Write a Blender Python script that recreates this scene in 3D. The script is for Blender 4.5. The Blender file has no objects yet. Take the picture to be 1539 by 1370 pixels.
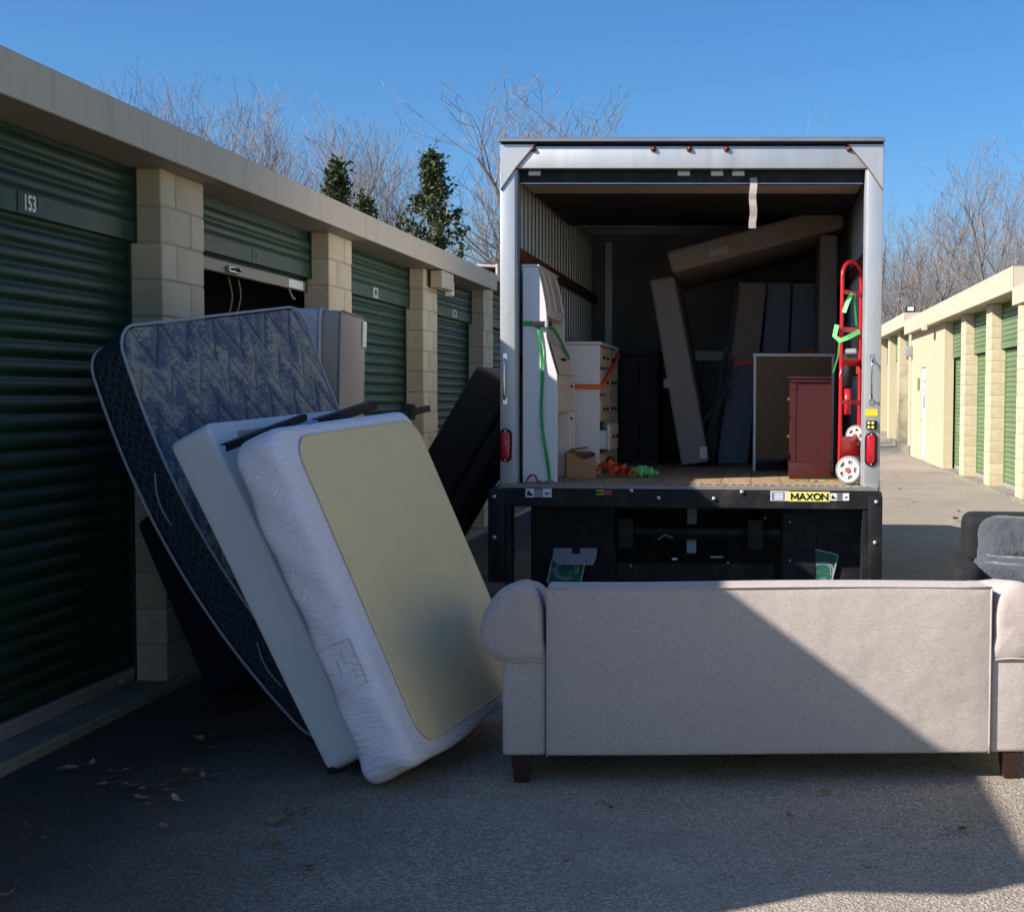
import bpy, bmesh, math, random
from math import sin, cos, pi, radians, sqrt, atan2
from mathutils import Vector, Matrix

# ------------------------------------------------------------------ camera, sky, sun, exposure
scene = bpy.context.scene
COL = scene.collection
FPX, CXP, CYP, PW, PH = 2190.0, 1050.0, 708.0, 1539.0, 1370.0     # focal length, principal point and size of the photograph in pixels
TH, PHI, RHO = radians(2.3), radians(3.0), radians(.355)          # yaw to the left, pitch down, roll
CAM = Vector((0, 0, 1.6))
Fv = Vector((-sin(TH)*cos(PHI), cos(TH)*cos(PHI), -sin(PHI)))
R0 = Vector((cos(TH), sin(TH), 0)); U0 = R0.cross(Fv)
Rv = R0*cos(RHO) + U0*sin(RHO); Uv = U0*cos(RHO) - R0*sin(RHO)
cd = bpy.data.cameras.new('camera'); cam = bpy.data.objects.new('camera', cd); COL.objects.link(cam)
cam.matrix_world = Matrix(((Rv.x, Uv.x, -Fv.x, CAM.x), (Rv.y, Uv.y, -Fv.y, CAM.y), (Rv.z, Uv.z, -Fv.z, CAM.z), (0, 0, 0, 1)))
cd.sensor_fit = 'HORIZONTAL'; cd.sensor_width = 36.0; cd.lens = FPX/PW*36.0
cd.shift_x = -(CXP-PW/2)/PW; cd.shift_y = (CYP-PH/2)/PW
cd.clip_start = .05; cd.clip_end = 2000
scene.camera = cam

SUN = Vector((.855, .518, -.641)).normalized()                    # direction the sunlight travels
SUN_EL = math.asin(-SUN.z); SUN_AZ = atan2(-SUN.x, -SUN.y)        # azimuth of the sun, from +Y towards +X
world = bpy.data.worlds.new('World'); scene.world = world; world.use_nodes = True
wn = world.node_tree.nodes; wl = world.node_tree.links; wn.clear()
sky = wn.new('ShaderNodeTexSky'); sky.sky_type = 'NISHITA'; sky.sun_disc = False
sky.sun_elevation = SUN_EL; sky.sun_rotation = SUN_AZ; sky.altitude = 200
sky.air_density = 1.0; sky.dust_density = 1.0; sky.ozone_density = 8.0
bg = wn.new('ShaderNodeBackground'); bg.inputs['Strength'].default_value = .075
wo = wn.new('ShaderNodeOutputWorld'); hs_ = wn.new('ShaderNodeHueSaturation'); hs_.inputs['Saturation'].default_value = 1.12; wl.new(sky.outputs[0], hs_.inputs['Color']); wl.new(hs_.outputs[0], bg.inputs[0]); wl.new(bg.outputs[0], wo.inputs[0])
ld = bpy.data.lights.new('sun', 'SUN'); ld.energy = 4.2; ld.angle = radians(.53); ld.color = (1.0, .93, .83)
so = bpy.data.objects.new('sun', ld); COL.objects.link(so); so.location = (-20, -12, 16)
so.rotation_euler = SUN.to_track_quat('-Z', 'Y').to_euler()
vs = scene.view_settings; vs.view_transform = 'Standard'; vs.look = 'None'; vs.gamma = 1; vs.exposure = 1.05
vs.use_curve_mapping = False
scene.render.resolution_x = 1024; scene.render.resolution_y = 911
scene.cycles.max_bounces = 8; scene.cycles.diffuse_bounces = 5; scene.cycles.glossy_bounces = 4

rnd = random.Random(7)

# ------------------------------------------------------------------ helpers
def ray(px, py): return Fv + Rv*((px-CXP)/FPX) - Uv*((py-CYP)/FPX)
def at(px, py, ax, v):                       # where the line of sight of a photo pixel meets the plane coordinate[ax] = v
    r = ray(px, py); return CAM + r*((v-CAM[ax])/r[ax])
def onY(px, py, y): return at(px, py, 1, y)
def onX(px, py, x): return at(px, py, 0, x)
def onZ(px, py, z=0.): return at(px, py, 2, z)

ORG = {}
class MB:
    def __init__(s): s.v = []; s.f = []; s.m = []; s.sm = []; s.mi = 0; s.s = False
    def add(s, vs_, fs):
        b = len(s.v); s.v += [Vector(p) for p in vs_]
        for f in fs: s.f.append([b+i for i in f]); s.m.append(s.mi); s.sm.append(s.s)
        return s
    def box(s, x0, x1, y0, y1, z0, z1):
        return s.add([(x0,y0,z0),(x1,y0,z0),(x1,y1,z0),(x0,y1,z0),(x0,y0,z1),(x1,y0,z1),(x1,y1,z1),(x0,y1,z1)],
                     [(0,3,2,1),(4,5,6,7),(0,1,5,4),(1,2,6,5),(2,3,7,6),(3,0,4,7)])
    def bar(s, p, q, w, h, up=(0,0,1)):       # square bar between two points
        p = Vector(p); q = Vector(q); d = (q-p).normalized(); u = Vector(up)
        a = d.cross(u)
        if a.length < 1e-4: a = d.cross(Vector((1,0,0)))
        a.normalize(); b = a.cross(d)
        a *= w/2; b *= h/2
        vs_ = [p-a-b, p+a-b, p+a+b, p-a+b, q-a-b, q+a-b, q+a+b, q-a+b]
        return s.add(vs_, [(0,1,2,3),(7,6,5,4),(0,4,5,1),(1,5,6,2),(2,6,7,3),(3,7,4,0)])
    def prism(s, prof, a, b, axis):           # profile of 2D points swept along axis from a to b
        def mk(u, w, t):
            return (t,u,w) if axis == 0 else (u,t,w) if axis == 1 else (u,w,t)
        n = len(prof)
        vs_ = [mk(u,w,a) for u,w in prof] + [mk(u,w,b) for u,w in prof]
        fs = [tuple(range(n))[::-1], tuple(range(n, 2*n))] + [(i,(i+1)%n,n+(i+1)%n,n+i) for i in range(n)]
        return s.add(vs_, fs)
    def tube(s, pts, r, n=6, closed=False, cap=True):
        pts = [Vector(p) for p in pts]; N = len(pts); rr = r if isinstance(r, (list,tuple)) else [r]*N
        vs_ = []; fs = []; ref = None
        for i, p in enumerate(pts):
            if closed: d = pts[(i+1)%N]-pts[i-1]
            else: d = pts[min(i+1,N-1)]-pts[max(i-1,0)]
            d.normalize()
            if ref is None:
                ref = Vector((0,0,1)) if abs(d.z) < .9 else Vector((1,0,0))
            a = ref - d*ref.dot(d)
            if a.length < 1e-4: a = d.orthogonal()
            a.normalize(); b = d.cross(a); ref = a
            for k in range(n):
                t = 2*pi*k/n; vs_.append(p + (a*cos(t)+b*sin(t))*rr[i])
        for i in range(N if closed else N-1):
            j = (i+1)%N
            for k in range(n): fs.append((i*n+k, i*n+(k+1)%n, j*n+(k+1)%n, j*n+k))
        if cap and not closed: fs += [tuple(range(n))[::-1], tuple((N-1)*n+k for k in range(n))]
        return s.add(vs_, fs)
    def cyl(s, p, q, r, n=16): return s.tube([p, q], r, n)
    def rings(s, rings, closed=False, caps=True):   # rings of equal length
        n = len(rings[0]); vs_ = [p for r in rings for p in r]; fs = []
        for i in range(len(rings)-1):
            for k in range(n): fs.append((i*n+k, i*n+(k+1)%n, (i+1)*n+(k+1)%n, (i+1)*n+k))
        if caps: fs += [tuple(range(n))[::-1], tuple((len(rings)-1)*n+k for k in range(n))]
        return s.add(vs_, fs)
    def strip(s, ptsA, ptsB):                 # quads between two polylines
        n = len(ptsA); return s.add(list(ptsA)+list(ptsB), [(i, i+1, n+i+1, n+i) for i in range(n-1)])
    def ribbon(s, pts, wdir, w, t=.003):      # thin flat strap along a polyline, with real thickness
        pts = [Vector(p) for p in pts]; N = len(pts); rg = []
        for i, p in enumerate(pts):
            d = (pts[min(i+1,N-1)]-pts[max(i-1,0)]).normalized()
            a = Vector(wdir[i] if isinstance(wdir, list) else wdir); a = (a-d*a.dot(d)).normalized(); b = d.cross(a)
            rg.append([p-a*w/2-b*t/2, p+a*w/2-b*t/2, p+a*w/2+b*t/2, p-a*w/2+b*t/2])
        return s.rings(rg)
    def pillow(s, W, L, T, R, r, bulge=0, deform=None, arc=6, m=10, caps=8, side=3, ea=4):
        # soft slab centred on the origin: rounded plan corners R, rounded edges r
        hx, hy = W/2-R, L/2-R; out = []
        cs = [(hx,hy,0),(-hx,hy,pi/2),(-hx,-hy,pi),(hx,-hy,1.5*pi)]
        for i,(x,y,a0) in enumerate(cs):
            for k in range(arc+1):
                a = a0+pi/2*k/arc; out.append((x,y,cos(a),sin(a)))
            x2,y2,_ = cs[(i+1)%4]; a = a0+pi/2
            for k in range(1,m): out.append((x+(x2-x)*k/m, y+(y2-y)*k/m, cos(a), sin(a)))
        def ring(sc, o, z): return [Vector((x*sc+dx*o, y*sc+dy*o, z)) for x,y,dx,dy in out]
        rg = []
        for sg in (-1,):
            for k in range(1,caps+1):
                q = k/caps; rg.append(ring(q, (R-r)*q, -(T/2+bulge*(1-q*q))))
            for k in range(1,ea+1):
                a = pi/2*k/ea; rg.append(ring(1, R-r+r*sin(a), -(T/2-r+r*cos(a))))
        for k in range(1,side+1):
            rg.append(ring(1, R, -(T/2-r)+ (T-2*r)*k/(side+1)))
        for k in range(0,ea):
            a = pi/2*k/ea; rg.append(ring(1, R-r+r*cos(a), (T/2-r+r*sin(a))))
        for k in range(caps,0,-1):
            q = k/caps; rg.append(ring(q, (R-r)*q, T/2+bulge*(1-q*q)))
        rg = [[p for p in g] for g in rg]
        if deform: rg = [[deform(p) for p in g] for g in rg]
        return s.rings(rg)
    def xf(s, M, start=0):
        for i in range(start, len(s.v)): s.v[i] = M @ s.v[i]
        return s
    def build(s, name, mats, parent=None, bevel=0, seg=1, smooth=None, limit=.5, center=True):
        me = bpy.data.meshes.new(name)
        xs = [p.x for p in s.v]; ys = [p.y for p in s.v]; zs = [p.z for p in s.v]
        c = Vector(((min(xs)+max(xs))/2, (min(ys)+max(ys))/2, (min(zs)+max(zs))/2)) if center else Vector((0,0,0))
        me.from_pydata([p-c for p in s.v], [], s.f)
        for p, mi, sm in zip(me.polygons, s.m, s.sm): p.material_index = mi; p.use_smooth = sm if smooth is None else smooth
        if not isinstance(mats, (list,tuple)): mats = [mats]
        for m in mats: me.materials.append(m)
        bm = bmesh.new(); bm.from_mesh(me)
        bmesh.ops.recalc_face_normals(bm, faces=bm.faces)
        if bevel:
            es = [e for e in bm.edges if len(e.link_faces) == 2 and e.calc_face_angle(0) > limit]
            bmesh.ops.bevel(bm, geom=es, offset=bevel, segments=seg, profile=.6, affect='EDGES', clamp_overlap=True)
            if seg > 1 or smooth:
                for f in bm.faces: f.smooth = True
        bm.to_mesh(me); bm.free()
        if smooth or seg > 1: me.set_sharp_from_angle(angle=radians(50))
        o = bpy.data.objects.new(name, me); COL.objects.link(o)
        if parent is None: o.location = c
        else: o.parent = parent; o.location = c - ORG[parent]
        ORG[o] = c
        return o

def tag(o, label=None, cat=None, group=None, kind=None):
    if label: o['label'] = label
    if cat: o['category'] = cat
    if group: o['group'] = group
    if kind: o['kind'] = kind
    return o
def thing(name, label, cat, loc=(0,0,0), rotz=0, group=None, M=None, local=False):
    # an Empty at the base of a thing. Parts are built in world coordinates, or in the thing's own when local
    o = bpy.data.objects.new(name, None); COL.objects.link(o); o.empty_display_size = .2
    if M is not None: o.matrix_world = M
    else: o.location = loc; o.rotation_euler = (0,0,rotz)
    ORG[o] = Vector((0,0,0)) if (local or M is not None) else Vector(loc)
    return tag(o, label, cat, group)
def inst(src, name, loc, parent, rot=None, scale=None):
    o = src.copy(); o.name = name; COL.objects.link(o)
    if parent is not None: o.parent = parent; o.location = Vector(loc)-ORG[parent]
    else: o.location = loc
    if rot: o.rotation_euler = rot
    if scale: o.scale = scale
    ORG[o] = Vector(loc); return o
def text(body, size, mat_, parent, loc, rot, name='lettering', ext=.0015, sx=1., bold=0., shear=0.):
    cu = bpy.data.curves.new('t', 'FONT'); cu.body = body; cu.size = size; cu.extrude = ext; cu.align_x = 'CENTER'; cu.align_y = 'CENTER'
    cu.offset = bold; cu.shear = shear; cu.resolution_u = 3
    to = bpy.data.objects.new('t', cu); COL.objects.link(to)
    dg = bpy.context.evaluated_depsgraph_get(); me = bpy.data.meshes.new_from_object(to.evaluated_get(dg)); me.name = name
    bpy.data.objects.remove(to); me.materials.clear(); me.materials.append(mat_)
    o = bpy.data.objects.new(name, me); COL.objects.link(o); o.parent = parent; o.location = Vector(loc)-ORG[parent]
    o.rotation_euler = rot; o.scale = (sx,1,1); ORG[o] = Vector(loc); return o

# ------------------------------------------------------------------ materials
def new_mat(name):
    m = bpy.data.materials.new(name); m.use_nodes = True; nt = m.node_tree; nt.nodes.clear()
    out = nt.nodes.new('ShaderNodeOutputMaterial'); b = nt.nodes.new('ShaderNodeBsdfPrincipled'); nt.links.new(b.outputs[0], out.inputs[0])
    return m, nt, b
class NT:
    def __init__(s, nt): s.nt = nt
    def n(s, t, **k):
        o = s.nt.nodes.new(t)
        for a, v in k.items(): setattr(o, a, v)
        return o
    def l(s, a, b): s.nt.links.new(a, b)
    def co(s, kind='Object', scale=None):
        t = s.n('ShaderNodeTexCoord')
        if scale is None: return t.outputs[kind]
        mp = s.n('ShaderNodeMapping'); mp.inputs['Scale'].default_value = scale; s.l(t.outputs[kind], mp.inputs['Vector']); return mp.outputs[0]
    def noise(s, co, scale, detail=4, rough=.55, dist=0):
        o = s.n('ShaderNodeTexNoise'); o.inputs['Scale'].default_value = scale; o.inputs['Detail'].default_value = detail
        o.inputs['Roughness'].default_value = rough; o.inputs['Distortion'].default_value = dist; s.l(co, o.inputs['Vector']); return o.outputs['Fac']
    def ramp(s, x, a, b, c0=(0,0,0,1), c1=(1,1,1,1)):
        o = s.n('ShaderNodeValToRGB'); e = o.color_ramp.elements; e[0].position = a; e[1].position = b; e[0].color = c0; e[1].color = c1
        s.l(x, o.inputs[0]); return o.outputs[0]
    def mix(s, f, a, b, mode='MIX'):
        o = s.n('ShaderNodeMix'); o.data_type = 'RGBA'; o.blend_type = mode
        for v, k in ((f, o.inputs[0]), (a, o.inputs[6]), (b, o.inputs[7])):
            if hasattr(v, 'is_output'): s.l(v, k)
            elif isinstance(v, (int,float)): k.default_value = v
            else: k.default_value = (*v[:3], 1)
        return o.outputs[2]
    def math(s, op, a, b=0., c=None):
        o = s.n('ShaderNodeMath', operation=op)
        for v, k in ((a, o.inputs[0]), (b, o.inputs[1])) + (((c, o.inputs[2]),) if c is not None else ()):
            if hasattr(v, 'is_output'): s.l(v, k)
            else: k.default_value = v
        return o.outputs[0]
    def bump(s, h, strength, dist, normal=None):
        o = s.n('ShaderNodeBump'); o.inputs['Strength'].default_value = strength; o.inputs['Distance'].default_value = dist; s.l(h, o.inputs['Height'])
        if normal is not None: s.l(normal, o.inputs['Normal'])
        return o.outputs[0]
def mat(name, col, rough=.6, metal=0., var=.12, scale=4., bump=0., bscale=60., bdist=.002, spec=.5, stain=None, sscale=2., rand=0., sheen=0., stretch=None):
    m, nt, b = new_mat(name); t = NT(nt); co = t.co('Object', stretch)
    n1 = t.noise(co, scale, 5)
    c = t.mix(n1, tuple(x*(1-var) for x in col), tuple(min(1,x*(1+var)) for x in col))
    if stain:
        n2 = t.ramp(t.noise(co, sscale, 6, .65), .5, .72); c = t.mix(n2, c, stain)
    if rand:
        oi = t.n('ShaderNodeObjectInfo'); v = t.math('MULTIPLY_ADD', oi.outputs['Random'], 2*rand, 1-rand)
        hs = t.n('ShaderNodeHueSaturation'); t.l(v, hs.inputs['Value']); t.l(c, hs.inputs['Color']); c = hs.outputs[0]
    t.l(c, b.inputs['Base Color']); b.inputs['Metallic'].default_value = metal
    b.inputs['Specular IOR Level'].default_value = spec
    r = t.math('MULTIPLY_ADD', n1, .2, rough-.1); t.l(r, b.inputs['Roughness'])
    if sheen: b.inputs['Sheen Weight'].default_value = sheen
    if bump: t.l(t.bump(t.noise(co, bscale, 3), bump, bdist), b.inputs['Normal'])
    return m
MT = {}
MT['cream'] = mat('painted_block', (.60,.50,.345), .75, var=.1, scale=3, bump=.5, bscale=140, bdist=.004, stain=(.42,.345,.225), sscale=1.3, rand=.06)
MT['mortar'] = mat('painted_mortar', (.42,.345,.225), .85, var=.15, bump=.4, bscale=100)
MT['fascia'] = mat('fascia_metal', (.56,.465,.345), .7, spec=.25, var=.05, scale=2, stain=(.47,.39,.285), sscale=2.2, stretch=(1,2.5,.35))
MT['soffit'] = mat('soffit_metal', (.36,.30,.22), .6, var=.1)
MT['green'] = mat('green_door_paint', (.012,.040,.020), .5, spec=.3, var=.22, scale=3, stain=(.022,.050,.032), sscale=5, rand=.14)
MT['green2'] = mat('green_hood_paint', (.015,.048,.027), .5, spec=.3, var=.2, scale=3, stain=(.024,.056,.036), sscale=5, rand=.12)
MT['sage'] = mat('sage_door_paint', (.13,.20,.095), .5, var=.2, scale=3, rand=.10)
MT['galv'] = mat('galvanised_bar', (.42,.40,.36), .5, .35, var=.2, scale=8)
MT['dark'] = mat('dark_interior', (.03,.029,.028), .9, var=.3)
MT['slab'] = mat('concrete_apron', (.26,.235,.19), .85, var=.2, scale=5, bump=.4, bscale=90, stain=(.13,.12,.10), sscale=3)
MT['roofmetal'] = mat('roof_metal', (.45,.43,.40), .5, .2, var=.1)
MT['white'] = mat('white_paint', (.78,.77,.74), .45, var=.05, stain=(.66,.63,.58), sscale=5)
MT['alu'] = mat('brushed_aluminium', (.56,.565,.57), .42, .6, var=.10, scale=3, stain=(.50,.48,.45), sscale=4, stretch=(3,3,.6))
MT['alu2'] = mat('galvanised_liner', (.48,.49,.50), .45, .5, var=.22, scale=6)
MT['alud'] = mat('roof_cap_metal', (.34,.35,.36), .4, .7, var=.15)
MT['rust'] = mat('rusty_edge', (.16,.075,.04), .9, var=.4, scale=30)
MT['black'] = mat('black_steel', (.013,.0135,.015), .48, spec=.25, var=.3, scale=10, stain=(.04,.038,.036), sscale=6)
MT['blackm'] = mat('matt_black', (.008,.008,.009), .7, var=.3)
MT['rubber'] = mat('tyre_rubber', (.015,.015,.015), .8, var=.3)
MT['redlens'] = mat('red_lens', (.50,.012,.022), .15, var=.15, scale=60, spec=.7)
MT['bolt'] = mat('zinc_bolt', (.60,.60,.60), .35, .6, var=.2)
MT['chrome'] = mat('chrome', (.75,.75,.75), .15, 1., var=.05)
MT['wood'] = mat('wood_rail', (.20,.065,.030), .6, var=.35, scale=9, stretch=(8,.6,8))
MT['plank'] = mat('truck_floor_wood', (.36,.25,.14), .75, var=.35, scale=7, stretch=(6,.7,6), stain=(.20,.14,.085), sscale=4, bump=.3, bscale=40, rand=.12)
MT['tread'] = mat('worn_tread_steel', (.28,.25,.22), .5, .4, var=.35, scale=20)
MT['doorpanel'] = mat('roll_door_panel', (.36,.27,.20), .6, var=.1)
MT['strapw'] = mat('dirty_webbing', (.36,.30,.275), .9, var=.25, scale=20)
MT['furn'] = mat('white_furniture', (.74,.71,.68), .38, var=.04, scale=3)
MT['furnc'] = mat('cream_furniture', (.66,.57,.46), .45, var=.08, scale=4)
MT['card'] = mat('cardboard', (.40,.225,.11), .85, var=.12, scale=12, bump=.2)
MT['cardd'] = mat('cardboard_inner', (.25,.14,.07), .9, var=.15)
MT['orange'] = mat('orange_webbing', (1.0,.13,.03), .7, var=.2, scale=25, bump=.6, bscale=200)
MT['lime'] = mat('green_webbing', (.03,.33,.085), .6, var=.25, scale=25, bump=.6, bscale=200)
MT['lime2'] = mat('pale_green_webbing', (.22,.80,.25), .6, var=.2, scale=25)
MT['hardboard'] = mat('brown_hardboard', (.15,.085,.028), .6, var=.12, scale=2)
MT['marker'] = mat('marker_lens', (.16,.02,.02), .25, var=.2, scale=60)
MT['bulkhead'] = mat('dull_bulkhead', (.31,.305,.30), .6, .2, var=.25, scale=2, stain=(.16,.17,.19), sscale=1.5)
MT['cherry'] = mat('cherry_wood', (.055,.009,.008), .34, var=.35, scale=12, stretch=(7,7,.5))
MT['dolly'] = mat('red_dolly_paint', (.62,.012,.022), .28, var=.1, scale=8, stain=(.40,.02,.02), sscale=9)
MT['wheelw'] = mat('grey_wheel_plastic', (.62,.62,.60), .5, var=.08)
MT['greyrub'] = mat('grey_rubber', (.23,.23,.22), .7, var=.1)
MT['matgrey'] = mat('grey_mattress_cloth', (.34,.29,.255), .9, var=.1, scale=5, bump=.5, bscale=260, bdist=.003)
MT['matslate'] = mat('slate_mattress_cloth', (.17,.18,.21), .9, var=.15, bump=.4, bscale=220)
MT['matbrown'] = mat('taupe_mattress_cloth', (.26,.20,.155), .9, var=.12, bump=.4, bscale=220)
MT['navy'] = mat('navy_cloth', (.010,.012,.026), .9, var=.3, bump=.3, bscale=200)
MT['piping'] = mat('pale_piping', (.38,.40,.45), .7, var=.15)
MT['boxwhite'] = mat('white_box_cloth', (.74,.75,.74), .8, var=.06, scale=2, bump=.25, bscale=300, bdist=.001)
MT['beige_in'] = mat('beige_dust_cover', (.46,.36,.30), .9, var=.08)
MT['tan'] = mat('tan_dust_cover', (.86,.68,.40), .8, var=.09, scale=5, bump=.2, bscale=400, bdist=.001)
MT['blackcloth'] = mat('black_upholstery', (.006,.0065,.008), .85, var=.3, bump=.4, bscale=160)
MT['slatecloth'] = mat('slate_velour', (.048,.058,.072), .85, var=.25, scale=9, bump=.9, bscale=14, bdist=.03, sheen=.3)
MT['legwood'] = mat('dark_leg_wood', (.028,.013,.009), .4, var=.3, scale=12)
MT['yellow'] = mat('yellow_label', (.90,.78,.20), .5, var=.05)
MT['yellow2'] = mat('yellow_sticker', (.90,.62,.02), .4, var=.08)
MT['ink'] = mat('black_ink', (.01,.01,.012), .6, var=.1)
MT['labelw'] = mat('white_label', (.78,.77,.74), .5, var=.05)
MT['labelb'] = mat('blue_print', (.16,.20,.48), .5, var=.1)
MT['labelp'] = mat('peach_label', (.85,.66,.42), .5, var=.08)
MT['labelr'] = mat('red_label', (.40,.04,.03), .5, var=.1)
MT['labelg'] = mat('lime_label', (.50,.58,.05), .5, var=.1)
MT['flapgreen'] = mat('green_flap', (.012,.12,.075), .5, var=.15)
MT['flapgrey'] = mat('grey_print', (.34,.36,.36), .5, var=.1)
MT['greymetal'] = mat('dull_grey_plate', (.30,.32,.36), .5, .3, var=.15)
MT['rope'] = mat('pale_rope', (.28,.25,.20), .9, var=.2)
MT['dullbar'] = mat('dull_bottom_bar', (.24,.215,.175), .6, .2, var=.25, scale=6)
MT['latch'] = mat('zinc_latch', (.55,.53,.48), .4, .6, var=.2)
MT['bark'] = mat('winter_bark', (.15,.128,.115), .9, var=.25, scale=2)
MT['twig'] = mat('winter_twig', (.195,.17,.158), .9, var=.25, scale=2)
MT['leafdry'] = mat('dry_leaf', (.24,.12,.06), .8, var=.4, scale=30, rand=.35)
MT['leafpale'] = mat('pale_dry_leaf', (.24,.19,.145), .8, var=.3, scale=30, rand=.3)
MT['magnolia'] = mat('magnolia_leaf', (.050,.065,.022), .5, spec=.3, var=.35, scale=6, rand=.1)
MT['glass'] = mat('cab_glass', (.02,.025,.03), .08, var=.1, spec=.8)
MT['truckwhite'] = mat('truck_white_paint', (.72,.72,.71), .35, var=.05)

# beige woven sofa cloth: fine heather along two thread directions
m, nt, b = new_mat('beige_linen'); t = NT(nt)
c1 = t.co('Object', (60,60,430)); c2 = t.co('Object', (430,430,130)); c3 = t.co('Object')
na = t.noise(c1, 1, 3, .6); nb = t.noise(c2, 1, 3, .6); w = t.math('ADD', t.math('MULTIPLY', na, 1.3), t.math('MULTIPLY', nb, .7))
cc = t.ramp(t.math('MULTIPLY', w, .5), .33, .67, (.30,.25,.232,1), (.62,.54,.50,1))
cc = t.mix(t.math('MULTIPLY', t.ramp(t.noise(c3, 3, 4), .3, .75), .35), cc, (.41,.355,.328)) ; cc = t.mix(.2, cc, (.40,.345,.32))
t.l(cc, b.inputs['Base Color']); b.inputs['Roughness'].default_value = .9; b.inputs['Sheen Weight'].default_value = .15
nw = t.noise(c3, 2.2, 3)
t.l(t.bump(w, .35, .0015, t.bump(nw, .8, .03)), b.inputs['Normal']); MT['linen'] = m

# asphalt: pale exposed aggregate in dark binder, shade painted into the colour in irregular patches by the left units
m, nt, b = new_mat('worn_asphalt'); t = NT(nt); co = t.co('Object')
vo = t.n('ShaderNodeTexVoronoi'); vo.inputs['Scale'].default_value = 95; t.l(co, vo.inputs['Vector'])
v2 = t.n('ShaderNodeTexVoronoi'); v2.inputs['Scale'].default_value = 170; t.l(co, v2.inputs['Vector'])
sp = t.n('ShaderNodeSeparateColor'); t.l(vo.outputs['Color'], sp.inputs[0])
sp2 = t.n('ShaderNodeSeparateColor'); t.l(v2.outputs['Color'], sp2.inputs[0])
st = t.ramp(vo.outputs['Distance'], .30, .75, (1,1,1,1), (0,0,0,1))
br = t.math('MULTIPLY_ADD', t.math('MULTIPLY', st, sp.outputs[0]), .6, t.math('MULTIPLY', t.math('POWER', sp2.outputs[0], 1.6), .42))
base = t.ramp(br, .06, .92, (.060,.048,.040,1), (.86,.725,.575,1))
base = t.mix(t.math('MULTIPLY', t.ramp(v2.outputs['Distance'], .1, .6), .25), base, (.16,.135,.115))
base = t.mix(.15, base, (.44,.385,.335))
big = t.noise(co, .35, 5, .6); base = t.mix(t.ramp(big, .35, .7), base, t.mix(.5, base, (.50,.44,.38)))
oil = t.ramp(t.noise(co, 1.15, 4, .5, .6), .66, .73); base = t.mix(t.math('MULTIPLY', oil, .45), base, (.10,.088,.078))
med = t.ramp(t.noise(co, 2.6, 6, .7), .50, .68); base = t.mix(t.math('MULTIPLY', med, .42), base, (.20,.175,.155))
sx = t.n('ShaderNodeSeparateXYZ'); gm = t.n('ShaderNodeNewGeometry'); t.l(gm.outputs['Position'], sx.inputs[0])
shade_mask = t.math('MULTIPLY_ADD', sx.outputs[0], -.62, -.62)                       # painted shade: 0 near the lane, rising towards the units
shade_mask = t.math('ADD', shade_mask, t.math('MULTIPLY_ADD', t.noise(co, .9, 5, .6), .9, -.45))
shade_mask = t.ramp(shade_mask, .05, .95)
lim = t.math('LESS_THAN', sx.outputs[0], .4); shade_mask = t.math('MULTIPLY', shade_mask, lim)
base = t.mix(t.math('MULTIPLY', shade_mask, .86), base, (.022,.021,.022))
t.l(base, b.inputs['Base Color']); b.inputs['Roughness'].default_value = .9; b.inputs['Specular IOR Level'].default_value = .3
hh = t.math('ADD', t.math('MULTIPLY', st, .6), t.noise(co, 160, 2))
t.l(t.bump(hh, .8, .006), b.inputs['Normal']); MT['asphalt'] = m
MT['earth'] = mat('winter_grass', (.24,.20,.12), .95, var=.3, scale=.6, stain=(.10,.10,.045), sscale=.3)

# quilted blue damask with tan sprays laid in chevrons
m, nt, b = new_mat('blue_damask'); t = NT(nt); co = t.co('Object'); sx = t.n('ShaderNodeSeparateXYZ'); t.l(co, sx.inputs[0])
zig = t.math('PINGPONG', t.math('ADD', sx.outputs[0], t.math('MULTIPLY', t.noise(co, 5, 2), .05)), .105)
s_ = t.math('ADD', sx.outputs[1], t.math('MULTIPLY', zig, 1.9)); ph = t.math('FRACT', t.math('MULTIPLY', s_, 1/.21))
tri = t.math('ABSOLUTE', t.math('SUBTRACT', ph, .5))                        # 0.5 on the stitch line
patch = t.math('FRACT', t.math('MULTIPLY', s_, 1/.42)); pt = t.math('ABSOLUTE', t.math('SUBTRACT', patch, .5))
fl = t.noise(co, 26, 6, .75, 1.6); reg = t.noise(co, 8, 3, .6)
mk = t.math('ADD', t.math('MULTIPLY', fl, 1.5), t.math('ADD', t.math('MULTIPLY', pt, .45), t.math('MULTIPLY', reg, 1.0)))
mk = t.ramp(t.math('MULTIPLY', mk, .5), .665, .735)
blue = t.mix(t.noise(co, 20, 4), (.040,.058,.100), (.095,.125,.19)); tan_ = t.mix(t.noise(co, 60, 3), (.20,.185,.16), (.42,.385,.33))
cc = t.mix(mk, blue, tan_); lines = t.ramp(tri, .40, .5); cc = t.mix(t.math('MULTIPLY', lines, .55), cc, (.018,.022,.04))
t.l(cc, b.inputs['Base Color']); b.inputs['Roughness'].default_value = .62; b.inputs['Sheen Weight'].default_value = .2
h = t.math('SUBTRACT', t.math('MULTIPLY', fl, .12), t.math('POWER', t.math('MULTIPLY', tri, 2.), 3.))
t.l(t.bump(h, .9, .02), b.inputs['Normal']); MT['damask'] = m
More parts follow.
